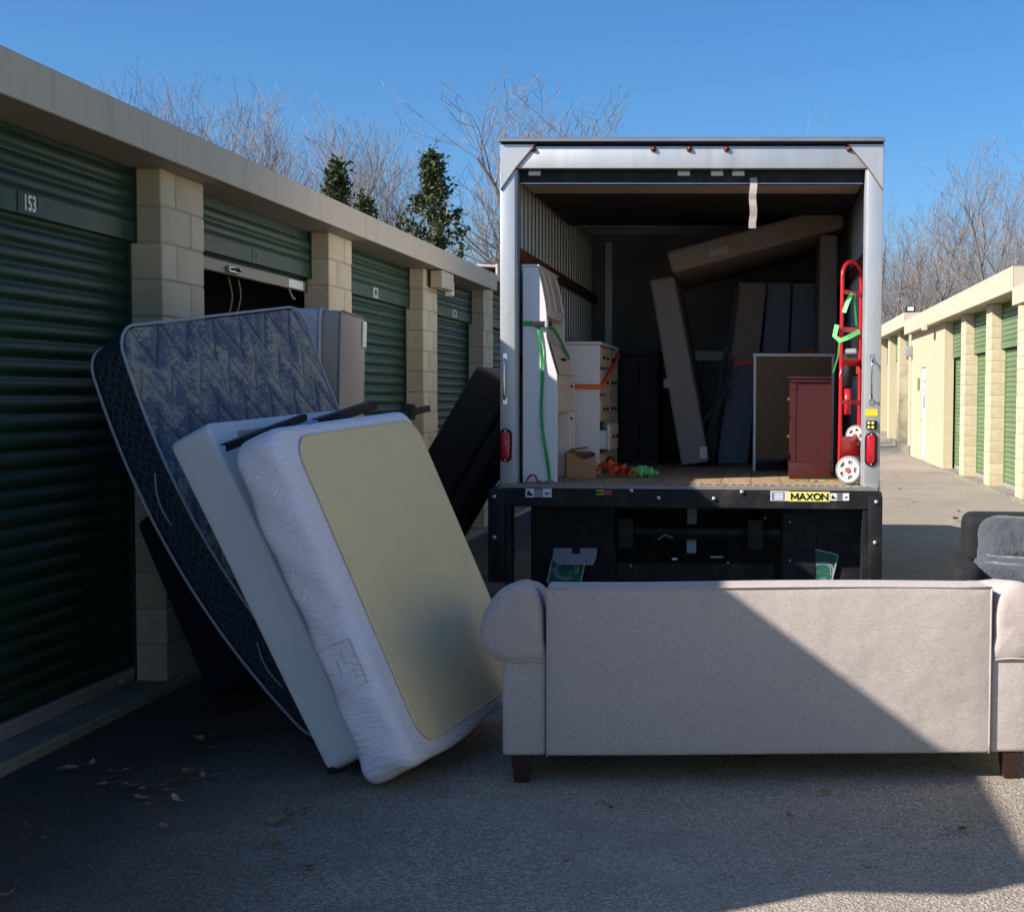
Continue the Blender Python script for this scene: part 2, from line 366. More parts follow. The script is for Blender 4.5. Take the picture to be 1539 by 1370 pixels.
# navy border cloth with diamond stitching
m, nt, b = new_mat('navy_diamond_border'); t = NT(nt); co = t.co('Object'); sx = t.n('ShaderNodeSeparateXYZ'); t.l(co, sx.inputs[0])
wv = t.math('MULTIPLY', t.math('SINE', t.math('MULTIPLY', sx.outputs[2], 70.)), .008)
xy = t.math('ADD', t.math('ADD', sx.outputs[0], sx.outputs[1]), wv)
d1 = t.math('PINGPONG', t.math('ADD', xy, sx.outputs[2]), .03); d2 = t.math('PINGPONG', t.math('SUBTRACT', xy, sx.outputs[2]), .03)
q = t.math('MINIMUM', d1, d2); ln = t.ramp(q, .0, .006, (1,1,1,1), (0,0,0,1))
cc = t.mix(t.math('MULTIPLY', ln, .5), t.mix(t.noise(co, 15, 3), (.014,.024,.042), (.036,.052,.078)), (.10,.11,.12))
t.l(cc, b.inputs['Base Color']); b.inputs['Roughness'].default_value = .75
t.l(t.bump(t.ramp(q, 0, .028), .8, .012), b.inputs['Normal']); MT['border'] = m
# loose rippled lavender white cloth
m, nt, b = new_mat('lavender_cover'); t = NT(nt); co = t.co('Object')
wv = t.n('ShaderNodeTexWave'); wv.inputs['Scale'].default_value = 11; wv.inputs['Distortion'].default_value = 11; wv.inputs['Detail'].default_value = 3
wv.inputs['Detail Scale'].default_value = 1.2; wv.bands_direction = 'Y'; t.l(co, wv.inputs['Vector'])
big = t.noise(co, 3, 3)
cc = t.mix(t.noise(co, 6, 4), (.80,.76,.84), (.88,.84,.92)); t.l(cc, b.inputs['Base Color']); b.inputs['Roughness'].default_value = .85
fade = t.math('MULTIPLY', wv.outputs['Fac'], t.ramp(big, .3, .6))
t.l(t.bump(t.noise(co, 300, 2), .2, .001, t.bump(fade, .38, .010)), b.inputs['Normal']); MT['lavender'] = m
# painted block pattern for walls too far off to tell the blocks apart
m, nt, b = new_mat('painted_block_wall'); t = NT(nt); co = t.co('Object'); sx = t.n('ShaderNodeSeparateXYZ'); t.l(co, sx.inputs[0])
cb = t.n('ShaderNodeCombineXYZ'); t.l(t.math('ADD', sx.outputs[0], sx.outputs[1]), cb.inputs[0]); t.l(sx.outputs[2], cb.inputs[1])
bk = t.n('ShaderNodeTexBrick'); bk.inputs['Scale'].default_value = 1; bk.inputs['Brick Width'].default_value = .4; bk.inputs['Row Height'].default_value = .2
bk.inputs['Mortar Size'].default_value = .006; t.l(cb.outputs[0], bk.inputs['Vector'])
cc = t.mix(t.noise(co, 1.5, 5), (.50,.415,.28), (.56,.47,.32)); cc = t.mix(t.math('MULTIPLY', bk.outputs['Fac'], .4), cc, (.37,.305,.195))
t.l(cc, b.inputs['Base Color']); b.inputs['Roughness'].default_value = .8
t.l(t.bump(bk.outputs['Fac'], -.5, .006), b.inputs['Normal']); MT['blockwall'] = m

# ================================================================== THE SETTING
def smooth01(a, b, x):
    q = max(0., min(1., (x-a)/(b-a))); return q*q*(3-2*q)
def gz(y): return .50*smooth01(37, 50, y) + .6*smooth01(50, 95, y)         # the lane climbs gently at its far end
def sheet(name, x0, x1, ys, z, m, kind='structure', nx=6):
    mb = MB(); xs = [x0+(x1-x0)*i/nx for i in range(nx+1)]
    for a, c in zip(ys, ys[1:]):
        for p, q in zip(xs, xs[1:]):
            mb.add([(p,a,z+gz(a)),(q,a,z+gz(a)),(q,c,z+gz(c)),(p,c,z+gz(c))], [(0,1,2,3)])
    bm_ = mb.build(name, m, center=False, smooth=True)
    me = bm_.data; b_ = bmesh.new(); b_.from_mesh(me); bmesh.ops.remove_doubles(b_, verts=b_.verts, dist=.001)
    bmesh.ops.recalc_face_normals(b_, faces=b_.faces)
    if sum(f.normal.z for f in b_.faces) < 0: bmesh.ops.reverse_faces(b_, faces=b_.faces)
    b_.to_mesh(me); b_.free()
    return tag(bm_, kind=kind)
sheet('ground', -400, 400, [-300, -40, 0, 20, 37]+[37+2*i for i in range(1,30)]+[120, 200, 600], -.06, MT['earth'])
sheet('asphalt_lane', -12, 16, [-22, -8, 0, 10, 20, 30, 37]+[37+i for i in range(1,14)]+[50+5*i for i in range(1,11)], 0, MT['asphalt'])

# ---- parts shared by the storage buildings
SLP = .085
def slat_mesh(w, m, s):
    prof = [(0,0),(.010,.001),(.020,.013),(.034,.0185),(.052,.0185),(.068,.013),(.077,.002),(SLP,0),(SLP,-.006),(0,-.006)]
    return MB().prism([(s*o, z) for z, o in prof], -w/2, w/2, 1)
def make_slats(n, w, x, y, z0, s, m, parent, cache={}):
    for k in range(n):
        key = (round(w,3), m.name, s)
        c = Vector((x, y, z0+SLP*(k+.5)))
        if key not in cache:
            mb = slat_mesh(w, m, s).xf(Matrix.Translation((x, y, z0+SLP*k))); cache[key] = (mb.build('slat', m, parent, smooth=True))
            cache[key+('o',)] = ORG[cache[key]]-c
        else: inst(cache[key], 'slat', c+cache[key+('o',)], parent)
BLK = {}
def block(w, d, h, c, parent, axis='y'):
    key = (round(w,3), round(d,3), round(h,3))
    if key not in BLK:
        o = MB().box(c[0]-d/2, c[0]+d/2, c[1]-w/2, c[1]+w/2, c[2]-h/2, c[2]+h/2).build('concrete_block', MT['cream'], parent, bevel=.006)
        BLK[key] = o
        return o
    return inst(BLK[key], 'concrete_block', c, parent)
def pillar(bld, s, xf, y0, z0, z1, blocks=True, w=.6, d=.19, flip=0):
    xa, xb = sorted((xf, xf-s*d))
    if not blocks:
        return MB().box(xa, xb, y0, y0+w, z0, z1).build('pillar', MT['blockwall'], bld)
    o = MB().box(xa+.007, xb-.007, y0+.007, y0+w-.007, z0, z1).build('pillar', MT['mortar'], bld)
    n = int(round((z1-z0)/.195)); h = (z1-z0)/n; g = .007
    for k in range(n):
        ws = [.4, .2] if (k+flip) % 2 else [.2, .4]; y = y0
        for q in ws:
            off = rnd.uniform(-.0025, .0025)
            block(q-g, d-.001, h-g, Vector(((xa+xb)/2+off, y+q/2, z0+h*(k+.5))), o); y += q
    return o
def door(bld, s, xd, y0, w, z0, z1, m, slats=True, hood=None, hm=None, number=None, barm=None):
    # roll-up curtain z0..z1 of corrugated slats with a bottom bar, and a hood of slats over a flat band
    y = y0+w/2; dz = z0
    o = MB().box(min(xd-s*.03,xd-s*.012), max(xd-s*.03,xd-s*.012), y0, y0+w, z0+.02, z1).build('roll_up_door', m, bld)
    bz = z0
    MB().box(min(xd-s*.01,xd+s*.028), max(xd-s*.01,xd+s*.028), y0+.01, y0+w-.01, bz, bz+.075).build('bottom_bar', barm or MT['galv'], o, bevel=.004)
    if slats:
        for ya in (y0-.0005, y0+w-.028): MB().box(min(xd,xd+s*.032), max(xd,xd+s*.032), ya, ya+.0285, z0, min(z1, hood[1] if hood else z1)).build('door_guide', m, o)
        make_slats(int((z1-z0-.08)/SLP), w-.004, xd, y, z0+.08, s, m, o)
    if hood:
        xh, zb, zt = hood; hw = w+.0
        h = MB().box(min(xh-s*.02,xh), max(xh-s*.02,xh), y0+.004, y0+w-.004, zb, zb+.105).build('door_hood', hm or m, bld, bevel=.004)
        MB().box(min(xh-s*.05,xh-s*.022), max(xh-s*.05,xh-s*.022), y0+.006, y0+w-.006, zb+.01, zt).build('hood_backing', hm or m, h)
        if slats:
            for ya in (y0-.0005, y0+w-.012): MB().box(min(xh-s*.045,xh+s*.006), max(xh-s*.045,xh+s*.006), ya, ya+.0125, zb-.004, zt).build('hood_end', hm or m, h)
        if slats: make_slats(int((zt-zb-.105)/SLP), w-.012, xh-s*.018, y, zb+.106, s, hm or m, h)
        else: MB().box(min(xh-s*.02,xh), max(xh-s*.02,xh), y0+.004, y0+w-.004, zb+.11, zt).build('hood_panel', hm or m, h)
        return o, h
    return o, None

# ---- storage building on the left
XF, XD, XH, XFA = -3.15, -3.345, -3.285, -2.98
WT, FB, FT = 2.775, 2.768, 2.955
LB = thing('storage_building', 'long cream block storage building with dark green roll-up doors, one numbered 153', 'building', (-6, 9.5, 0), group=None)
MB().box(-8.9, -3.12, 2.45, 16.60, -.05, .05).build('concrete_apron', MT['slab'], LB, bevel=.012)
MB().box(-9.0, -3.37, 2.45, 2.65, .0502, WT).build('end_wall', MT['blockwall'], LB)
MB().box(-9.0, -8.8, 2.655, 16.55, .0502, WT).build('rear_wall', MT['blockwall'], LB)
ny = [7.62+3.02*k for k in range(-1, 3)]
MB().box(-3.56, -3.352, 2.46, 4.595, .0502, WT).build('front_wall', MT['blockwall'], LB)
for k, y in enumerate(ny):
    pillar(LB, 1, XF, y, .0502, WT, True, flip=k)
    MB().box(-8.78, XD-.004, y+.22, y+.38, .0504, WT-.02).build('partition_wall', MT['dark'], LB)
seam = onX(549, 318, XFA).y
for a, c in ((2.42, seam-.0015), (seam+.0015, 16.60)):
    f = MB().box(XFA-.02, XFA, a, c, FB, FT).build('fascia', MT['fascia'], LB, bevel=.004)
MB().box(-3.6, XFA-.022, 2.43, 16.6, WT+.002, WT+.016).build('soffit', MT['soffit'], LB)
MB().prism([(XFA-.021, FT-.03), (XFA-.021, FT-.012), (-9.2, FT+.16), (-9.2, FT+.14)], 2.40, 16.61, 1).build('roof', MT['roofmetal'], LB)
MB().box(-9.2, -3.0, 2.40, 2.42, FB, FT-.035).build('gable_trim', MT['fascia'], LB)
numbers = []
for k, y in enumerate(ny[:-1]):
    y0 = y+.6; w = 3.02-.6
    if k == 1:      # the open unit: curtain rolled up to just below its hood
        d, h = door(LB, 1, XD, y0, w, 2.335, WT-.01, MT['green'], True, (XH, 2.435, WT-.005), MT['green2'], barm=MT['dullbar'])
        d['label'] = 'green roll-up door raised almost fully above the mattresses'
        MB().box(XD+.03, XD+.055, y0+.78, y0+.98, 2.345, 2.385).build('latch', MT['latch'], d, bevel=.004)
        MB().tube([(XD+.06, y0+.80, 2.365), (XD+.075, y0+.88, 2.37), (XD+.06, y0+.95, 2.36)], .008, 6).build('latch_handle', MT['blackm'], d)
        MB().box(XD+.0285, XD+.031, y0+w-.42, y0+w-.10, 2.343, 2.40).build('bar_label', MT['labelw'], d)
        for px in (345, 358):
            p = onX(px, 418, XD-.05); n_ = 9
            MB().tube([(XD-.05+.01*sin(i*1.1+px), p.y+.018*sin(i*.9+px), 2.335-.52*i/n_) for i in range(n_+1)], .006, 5).build('pull_rope', MT['rope'], d, smooth=True)
        p = onX(428, 437, XD-.02)
        MB().tube([(XD+.02, p.y-.03+.02*i, 2.33-.022*i+.002*i*i) for i in range(7)], .009, 5).build('loose_strap', MT['rope'], d, smooth=True)
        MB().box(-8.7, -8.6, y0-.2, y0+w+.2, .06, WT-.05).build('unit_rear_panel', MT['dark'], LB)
    else:
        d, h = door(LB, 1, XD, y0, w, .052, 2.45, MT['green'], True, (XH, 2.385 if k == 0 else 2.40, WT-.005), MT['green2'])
        lz = .10
        for yy in (y0+.35*w, y0+.92*w): MB().box(XD+.028, XD+.045, yy-.03, yy+.03, .075, .105).build('bar_bracket', MT['bolt'], d, bevel=.004)
    numbers.append((h, y0, w))
# unit number 153 with the ghost of a last character, and the worn plates of the other units
h, y0, w = numbers[0]
p = onX(43, 308, XH)
MB().box(XH+.0005, XH+.004, p.y-.10, p.y+.165, 2.392, 2.482).build('number_plate', MT['green2'], h)
text('153', .098, MT['labelw'], h, (XH+.0058, p.y, 2.437), (pi/2, 0, pi/2), 'unit_number', sx=.80, bold=.002)
text('E', .060, MT['sage'], h, (XH+.0058, p.y+.085, 2.445), (pi/2, 0, pi/2), 'worn_number', sx=.6)
h, y0, w = numbers[1]; p = onX(385, 396, XH)
MB().box(XH+.0005, XH+.003, p.y-.075, p.y+.075, 2.455, 2.525).build('number_plate', MT['green2'], h)
text('152', .055, MT['sage'], h, (XH+.0045, p.y, 2.49), (pi/2, 0, pi/2), 'worn_number', sx=.8)
h, y0, w = numbers[2]; p = onX(564, 444, XH)
MB().box(XH+.0005, XH+.004, p.y-.085, p.y+.085, 2.41, 2.50).build('number_plate', MT['galv'], h)
text('151', .055, MT['green'], h, (XH+.0055, p.y, 2.455), (pi/2, 0, pi/2), 'unit_number', sx=.9)
# boxed lamp under the eave by the third pillar
mb = MB().box(-3.11, -2.995, 13.78, 14.30, 2.60, 2.765).build('eave_lamp_box', MT['fascia'], LB, bevel=.008)
MB().box(-3.09, -3.005, 14.31, 14.37, 2.555, 2.70).build('lamp_lens', MT['labelw'], mb, bevel=.01)

# ---- the next, slightly higher storage building on the left, mostly behind the truck
LC = thing('storage_building', 'cream block storage building adjoining the far end of unit row, behind the truck', 'building', (-6, 24, 0))
z2 = .12
MB().box(-8.9, -3.12, 16.64, 34, -.05, .05).build('concrete_apron', MT['slab'], LC)
MB().box(-9.0, -3.352, 16.62, 16.66, .0502, FT+.13).build('end_wall', MT['blockwall'], LC)
for k in range(6):
    y = 16.68+3.02*k
    pillar(LC, 1, XF, y, .0502, WT+z2, k < 1, flip=k+1)
    MB().box(-3.56, XD-.032, y, y+3.02, .0502, WT+z2).build('front_wall', MT['dark'], LC)
    d, h = door(LC, 1, XD, y+.6, 2.42, .052, 2.5, MT['green'], k < 1, (XH, 2.42, WT+z2-.005), MT['green2'])
MB().box(XFA-.02, XFA, 16.615, 34.2, FB+z2, FT+z2).build('fascia', MT['fascia'], LC)
MB().box(-3.55, XFA-.022, 16.67, 34.2, WT+z2+.002, WT+z2+.016).build('soffit', MT['soffit'], LC)
MB().prism([(XFA-.021, FT+z2-.03), (XFA-.021, FT+z2-.01), (-9.2, FT+z2+.18), (-9.2, FT+z2+.16)], 16.63, 34.2, 1).build('roof', MT['roofmetal'], LC)

# third unit of the left row beyond pillar C (short bay against the next building)
d, h = door(LB, 1, XD, ny[-1]+.6, 2.38, .052, 2.45, MT['green'], True, (XH, 2.40, WT-.005), MT['green2'])
p = onX(683, 472, XH)
MB().box(XH+.0005, XH+.004, p.y-.11, p.y+.11, 2.42, 2.50).build('number_plate', MT['galv'], h)
text('150', .055, MT['green'], h, (XH+.0055, p.y, 2.46), (pi/2, 0, pi/2), 'unit_number', sx=.9)

# ---- sunlit storage buildings on the right: three stepped rows
def right_row(label, ya, yb, zt, zf, pillars, doors, z0, blocks, slats, wallparts):
    b = thing('storage_building', label, 'building', (7, (ya+yb)/2, z0))
    MB().box(3.97, 10, ya+.01, yb-.01, z0-.4, z0+.05).build('concrete_apron', MT['slab'], b)
    for y in pillars: pillar(b, -1, 4.0, y, z0+.0502, zf+.004, blocks, d=.27, flip=int(y) % 2)
    for a, c in wallparts: MB().box(4.0, 4.2, a, c, z0+.0502, zf+.004).build('front_wall', MT['blockwall'], b)
    for y0, w in doors:
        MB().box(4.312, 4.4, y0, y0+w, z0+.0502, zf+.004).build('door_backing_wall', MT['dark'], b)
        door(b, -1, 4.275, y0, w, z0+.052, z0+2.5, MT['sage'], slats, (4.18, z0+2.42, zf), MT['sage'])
    MB().box(4.41, 10, ya+.02, ya+.2, z0+.0502, zf+.004).build('end_wall', MT['blockwall'], b)
    MB().box(9.8, 10, ya+.21, yb-.02, z0+.0502, zf+.004).build('rear_wall', MT['blockwall'], b)
    MB().box(3.8, 3.82, ya, yb, zf, zt).build('fascia', MT['fascia'], b, bevel=.006)
    MB().box(3.821, 10.1, ya, ya+.02, zf, zt-.01).build('gable_trim', MT['fascia'], b)
    MB().box(3.822, 4.6, ya+.022, yb-.01, zf+.006, zf+.02).build('soffit', MT['soffit'], b)
    MB().prism([(3.815, zt-.02), (3.815, zt-.004), (10.2, zt+.2), (10.2, zt+.18)], ya+.022, yb-.002, 1).build('roof', MT['roofmetal'], b)
    return b
RA = right_row('cream storage building with sage green doors at lowest step of sunlit row', -9.1, 22.13, 3.23, 2.96,
               [19.07-3.12*k for k in range(10)], [(19.67-3.12*k, 2.51 if k else 2.44) for k in range(10)], 0, False, False, [])
RB = right_row('cream storage building with sage green doors and a narrow white door', 22.15, 38.3, 3.56, 3.19,
               [22.17, 25.3, 28.44], [(22.77, 2.53), (25.9, 2.54), (29.04, 2.5)], 0, True, True, [(31.55, 35.02), (36.0, 38.28)])
MB().box(4.0, 4.2, 35.025, 35.995, 2.30, 3.19).build('front_wall', MT['blockwall'], RB)
wd = MB().box(4.03, 4.08, 35.03, 35.99, .06, 2.29).build('white_door', MT['white'], RB, bevel=.004)
for i, (a, c) in enumerate(((1.92, 2.0), (1.72, 1.78), (1.30, 1.62))): MB().box(4.024, 4.029, 35.38, 35.66, a, c).build('door_notice', MT['labelb'] if i == 2 else MT['greymetal'], wd)
MB().box(3.975, 4.028, 35.88, 35.94, 1.02, 1.12).build('door_handle', MT['latch'], wd, bevel=.01)
MB().box(3.975, 3.998, 36.25, 36.55, 1.75, 2.05).build('wall_sign', MT['sage'], RB)
lm = MB().box(3.82, 3.998, 38.0, 38.22, 2.62, 2.90).build('wall_lamp', MT['greymetal'], RB, bevel=.03, seg=2)
MB().box(3.70, 3.798, 33.0, 33.35, 3.08, 3.24).build('gutter_outlet', MT['fascia'], RB, bevel=.01)
RC = right_row('cream storage building at far end of sunlit row with floodlight on roof edge', 38.4, 62, 3.78, 3.42,
               [38.42+3.1*k for k in range(7)], [(39.02+3.1*k, 2.5) for k in range(7)], .25, False, False, [(60.72, 61.9)])
fl_ = MB().box(3.86, 4.10, 38.5, 38.75, 3.80, 3.96).build('floodlight', MT['black'], RC, bevel=.02)
MB().box(3.90, 4.06, 38.485, 38.499, 3.83, 3.93).build('floodlight_lens', MT['labelw'], fl_)

# ------------------------------------------------------------------ trees
def bare_tree(seed, H, spread, dens=1.0):
    r = random.Random(seed); tr = MB(); cr = MB(); tr.s = True; cnt = [0]
    def grow(p, d, L, rad, lev, mb):
        n = max(3, int(L/(.55 if lev < 2 else .38))); pts = [p.copy()]; rs = [rad]; q = p.copy(); d = d.copy()
        for i in range(n):
            d = (d + Vector((r.gauss(0,.10), r.gauss(0,.10), r.gauss(.035,.07)))).normalized()
            q = q + d*(L/n); pts.append(q.copy()); rs.append(max(.0062, rad*(1-.8*(i+1)/n)))
            if lev < 5 and (i+1)/n > (.30 if lev == 0 else .16):
                k = 1 if r.random() < (.93 if lev < 3 else .64)*dens else 0
                if lev == 0 and r.random() < .55: k += 1
                for _ in range(k):
                    ang = radians(r.uniform(22, 50) if lev else r.uniform(24, 46)*spread); az = r.uniform(0, 2*pi)
                    a = d.orthogonal().normalized(); b_ = d.cross(a)
                    nd = (d*cos(ang) + (a*cos(az)+b_*sin(az))*sin(ang)); nd.z += .16; nd.normalize()
                    nl = L*r.uniform(.34, .62)*(1-.45*(i+1)/n) if lev == 0 else L*r.uniform(.36, .66)*(1-.35*(i+1)/n)
                    nr = max(.0068, rs[-1]*r.uniform(.44, .66))
                    if nl > .22 and cnt[0] < 15000: grow(q, nd, nl, nr, lev+1, cr)
        cnt[0] += n
        mb.tube(pts, rs, 7 if lev == 0 else 5 if lev == 1 else 3, cap=False)
    # two or three leaders share the base, as woodland edge trees do
    grow(Vector((0,0,-.3)), Vector((r.gauss(0,.05), r.gauss(0,.05), 1)).normalized(), H, H*.0150, 0, tr)
    return tr, cr
TREES = []
for i, (sd, sp, dn) in enumerate(((11,1.0,1.0), (23,.8,1.0), (37,1.15,.95), (41,.9,1.05), (59,1.05,1.0))):
    tr, cr = bare_tree(sd, 12.0, sp, dn)
    up_ = [v_ for v_ in cr.v if v_.z > 7.5]; lx_ = sum(v_.x for v_ in up_)/len(up_); ly_ = sum(v_.y for v_ in up_)/len(up_); lz_ = sum(v_.z for v_ in up_)/len(up_)
    for m_ in (tr, cr):
        for v_ in m_.v: v_.x -= lx_*v_.z/lz_; v_.y -= ly_*v_.z/lz_
    TREES.append((tr, cr, sorted(v_.z for v_ in cr.v)[int(.9975*len(cr.v))]))
_tm = {}
def place_tree(v, px, py, y, label, group, wide=1., rz=0.):
    top = onY(px, py, y); base = Vector((top.x, y, gz(y)-.06)); H = top.z-base.z; s = H/TREES[v][2]
    t_ = thing('bare_tree', label, 'tree', tuple(base), rz, group, local=True); t_.scale = (s*wide, s*wide, s)
    if v not in _tm:
        a = TREES[v][0].build('trunk', MT['bark'], t_, center=False); c = TREES[v][1].build('crown', MT['twig'], t_, center=False, smooth=False)
        _tm[v] = (a, c)
    else:
        for src in _tm[v]:
            o = src.copy(); COL.objects.link(o); o.parent = t_; o.location = (0,0,0)
    return t_
gl = 'bare winter trees behind the left units'
for i, (v, px, py, y, w) in enumerate(((0,238,102,44,1.),(1,200,125,50,.9),(2,285,145,46,.9),(3,350,128,44,1.),(1,398,118,52,.9),(4,430,175,47,.8),
        (2,478,162,45,.9),(0,532,160,50,1.),(3,580,175,46,.9),(4,618,190,50,.8),(2,320,170,55,.9),(3,218,112,48,.8),(4,262,118,47,.9),(2,375,125,50,.8),(1,505,168,48,.8),(0,455,190,56,.9),(1,555,195,57,1.))):
    place_tree(v, px, py, y, 'bare grey winter tree rising above the roof of the left storage units', gl, w, i*1.3)
place_tree(0, 805, 96, 36, 'tallest bare winter tree, branching above left end of the truck box', 'bare trees behind the truck', 1.45, .6)
place_tree(3, 742, 150, 43, 'slender bare tree tucked behind left edge of truck box', 'bare trees behind the truck', .9, 2.6)
place_tree(1, 872, 128, 47, 'bare tree whose twigs show just above the truck roof middle', 'bare trees behind the truck', 1.1, 4.0)
place_tree(4, 1185, 180, 60, 'bare tree with only thin tips showing over the truck roof', 'bare trees behind the truck', .8, 1.0)
gr = 'bare woodland trees behind the right units'
for i, (v, px, py, y, w) in enumerate(((0,1496,195,46,1.0),(2,1545,185,52,1.1),(3,1420,258,52,1.),(1,1390,300,58,.9),(4,1360,285,66,1.),(2,1335,310,70,1.),(0,1455,280,62,1.),
        (1,1525,260,60,.9),(3,1470,330,70,1.),(4,1345,360,76,1.1),(2,1405,360,78,1.),(1,1372,380,82,1.1),(0,1325,350,84,1.),(3,1440,345,80,1.),(4,1580,230,55,1.),(2,1500,330,74,1.2),
        (1,1350,400,68,1.3),(3,1392,405,70,1.3),(0,1430,395,66,1.3))):
    place_tree(v, px, py, y, 'bare woodland tree standing behind the sunlit right storage row', gr, w, i*.9+.3)

def leaf_tree(seed, H, wid, nleaf, size):
    r = random.Random(seed); tr = MB(); cr = MB(); tr.s = True
    pts = [Vector((.05*sin(i*1.7), .05*cos(i*2.1), -.3+(H+.1)*i/10)) for i in range(11)]
    tr.tube(pts, [.16*(1-.9*i/10)*H/7 for i in range(11)], 7)
    tips = []
    for k in range(84):
        z = H*(.30+.70*(k/83.)); Rm = wid*min(1., (H-z)/2.2)**.7*r.uniform(.18, 1.35)+.02
        az = k*2.399+r.uniform(-.3,.3); p = Vector((0,0,max(.2*H, z-.5*Rm))); e = Vector((cos(az)*Rm, sin(az)*Rm, z))
        tr.tube([p, p.lerp(e,.5)+Vector((0,0,-.03)), e], [.022,.014,.006], 4, cap=False)
        for q in (.55,.85,1.02): tips.append((p.lerp(e,q), r.uniform(.06,.17)))
    for q in range(6): tips.append((Vector((.02*sin(q), .02*cos(q), H-.09*q)), .05))
    for _ in range(nleaf):
        c, sp = r.choice(tips); p = c+Vector((r.gauss(0,sp*.62), r.gauss(0,sp*.62), r.gauss(0,sp*.55)))
        d = Vector((r.gauss(0,1), r.gauss(0,1), r.gauss(.5,.7))).normalized(); a = d.orthogonal().normalized()
        a = (a*cos(r.random()*6.28)+d.cross(a)*sin(r.random()*6.28)); L = size*r.uniform(.7,1.3); b_ = d.cross(a)
        q = p+d*L; mdl = p+d*L*.5
        cr.add([p, mdl+a*L*.24+b_*L*.06, q, mdl-a*L*.24+b_*L*.06], [(0,1,2),(0,2,3)])
    return tr, cr
def place_evergreen(seed, px, py, y, wid, nleaf, size, label):
    top = onY(px, py, y); base = Vector((top.x, y, -.06)); H = top.z-base.z
    t_ = thing('evergreen_tree', label, 'tree', tuple(base), 0, 'evergreen trees behind the left units', local=True)
    tr, cr = leaf_tree(seed, H, wid, nleaf, size); tr.build('trunk', MT['bark'], t_, center=False); cr.build('crown', MT['magnolia'], t_, center=False)
place_evergreen(3, 650, 236, 30, .78, 7000, .13, 'taller broadleaf evergreen with pointed top above the left storage roof')
place_evergreen(8, 507, 248, 31, .50, 4600, .13, 'narrow broadleaf evergreen peeking over the left storage roof')
place_evergreen(9, 548, 300, 31, .50, 4000, .13, 'small broadleaf evergreen whose tip barely clears the left storage roof')

# ================================================================== BOX TRUCK
TX0, TX1, TY0, TY1, TZ1, ZF = -1.64, .775, 9.24, 14.1, 3.215, 1.03
IX0, IX1 = -1.555, .685
TK = thing('box_truck', 'box truck with open aluminium cargo box, rear liftgate and red tail lights', 'truck', (-.43, 11.5, 0))
# rear frame
for s, xa, xb in ((-1, TX0, IX0+.01), (1, IX1-.01, TX1)):
    po = MB().box(xa, xb, TY0, TY0+.07, .99, 3.17).build('rear_post', MT['alu'], TK, bevel=.006, seg=2)
    xi = xb if s < 0 else xa
    MB().box(min(xi, xi-s*.012), max(xi, xi-s*.012), TY0+.012, TY0+.12, 1.03, 3.015).build('door_track', MT['alu2'], po)
hd = MB().box(TX0+.1, TX1-.1, TY0+.002, TY0+.068, 3.022, 3.158).build('header', MT['alu'], TK, bevel=.004, seg=2)
MB().box(TX0+.003, TX1-.003, TY0+.012, TY0+.06, 3.172, 3.186).build('header_shadow_gap', MT['black'], TK)
MB().prism([(TY0-.035, 3.183), (TY0-.035, 3.198), (TY0+.05, 3.225), (TY0+.12, 3.225), (TY0+.12, 3.19)], TX0-.008, TX1+.008, 0).build('roof_cap', MT['alud'], TK, bevel=.003)
for s in (-1, 1):
    xe = TX0 if s < 0 else TX1
    pr = [(xe-s*.002, 3.168), (xe-s*.225, 3.168), (xe-s*.10, 3.022), (xe-s*.004, 2.885)]
    g = MB().prism(pr, TY0-.006, TY0+.001, 1).build('corner_gusset', MT['alu'], TK)
    for a, c in zip(pr[1:3], pr[2:4]): MB().bar((a[0], TY0-.007, a[1]), (c[0], TY0-.007, c[1]), .006, .006, (0,1,0)).build('weld_seam', MT['rust'], g)
for px in (801, 982, 1036, 1092, 1276):
    p = onY(px, 224, TY0-.004); mb = MB(); mb.s = True; mb.tube([(p.x,TY0+.004,p.z), (p.x,TY0-.012,p.z), (p.x,TY0-.020,p.z)], [.016,.015,.006], 12); 
    ml = mb.build('marker_light', MT['marker'], TK); MB().tube([(p.x,TY0+.003,p.z), (p.x,TY0-.004,p.z)], .020, 12).build('marker_bezel', MT['rust'], ml)
# walls, roof, front bulkhead
for s, x in ((-1, TX0), (1, TX1)):
    xa, xb = (x, x+.028) if s < 0 else (x-.028, x)
    MB().box(xa, xb, TY0+.07, TY1, 1.0, 3.17).build('side_panel', MT['truckwhite'], TK)
    for z in (1.0, 3.13): MB().box(min(x,x+s*.012), max(x,x+s*.012), TY0+.1, TY1, z, z+.06).build('side_rail', MT['alu'], TK)
rib0 = None
def hat(x, s, y, z0, z1, parent):
    global rib0
    pr = [(x, y-.075), (x-s*.006, y-.075), (x-s*.008, y-.045), (x-s*.036, y-.038), (x-s*.036, y+.038), (x-s*.008, y+.045), (x-s*.006, y+.075), (x, y+.075)]
    return MB().prism(pr, z0, z1, 2).build('wall_rib', MT['alu2'], parent)
for s in (-1, 1):
    x = TX0+.029 if s < 0 else TX1-.029
    first = None
    for k in range(27):
        y = TY0+.22+.165*k
        if first is None: first = hat(x, s, y, 1.04, 3.05, TK)
        else: inst(first, 'wall_rib', ORG[first]+Vector((0,.165*k,0)), TK)
    for z in (2.46, 1.75): MB().box(min(x-s*.037,x-s*.06), max(x-s*.037,x-s*.06), TY0+.13, TY1-.05, z, z+.09).build('wood_rail', MT['wood'], TK, bevel=.004)
MB().box(TX0+.03, TX1-.03, TY1-.04, TY1, 1.0, 3.15).build('front_bulkhead', MT['bulkhead'], TK)
MB().box(IX0+.02, IX1-.02, TY1-.075, TY1-.041, 1.93, 2.02).build('bulkhead_rail', MT['alu2'], TK)
for px in (889, 906): pass
MB().box(-1.47, -1.40, TY1-.12, TY1-.042, 1.03, 3.05).build('corner_channel', MT['alu'], TK)
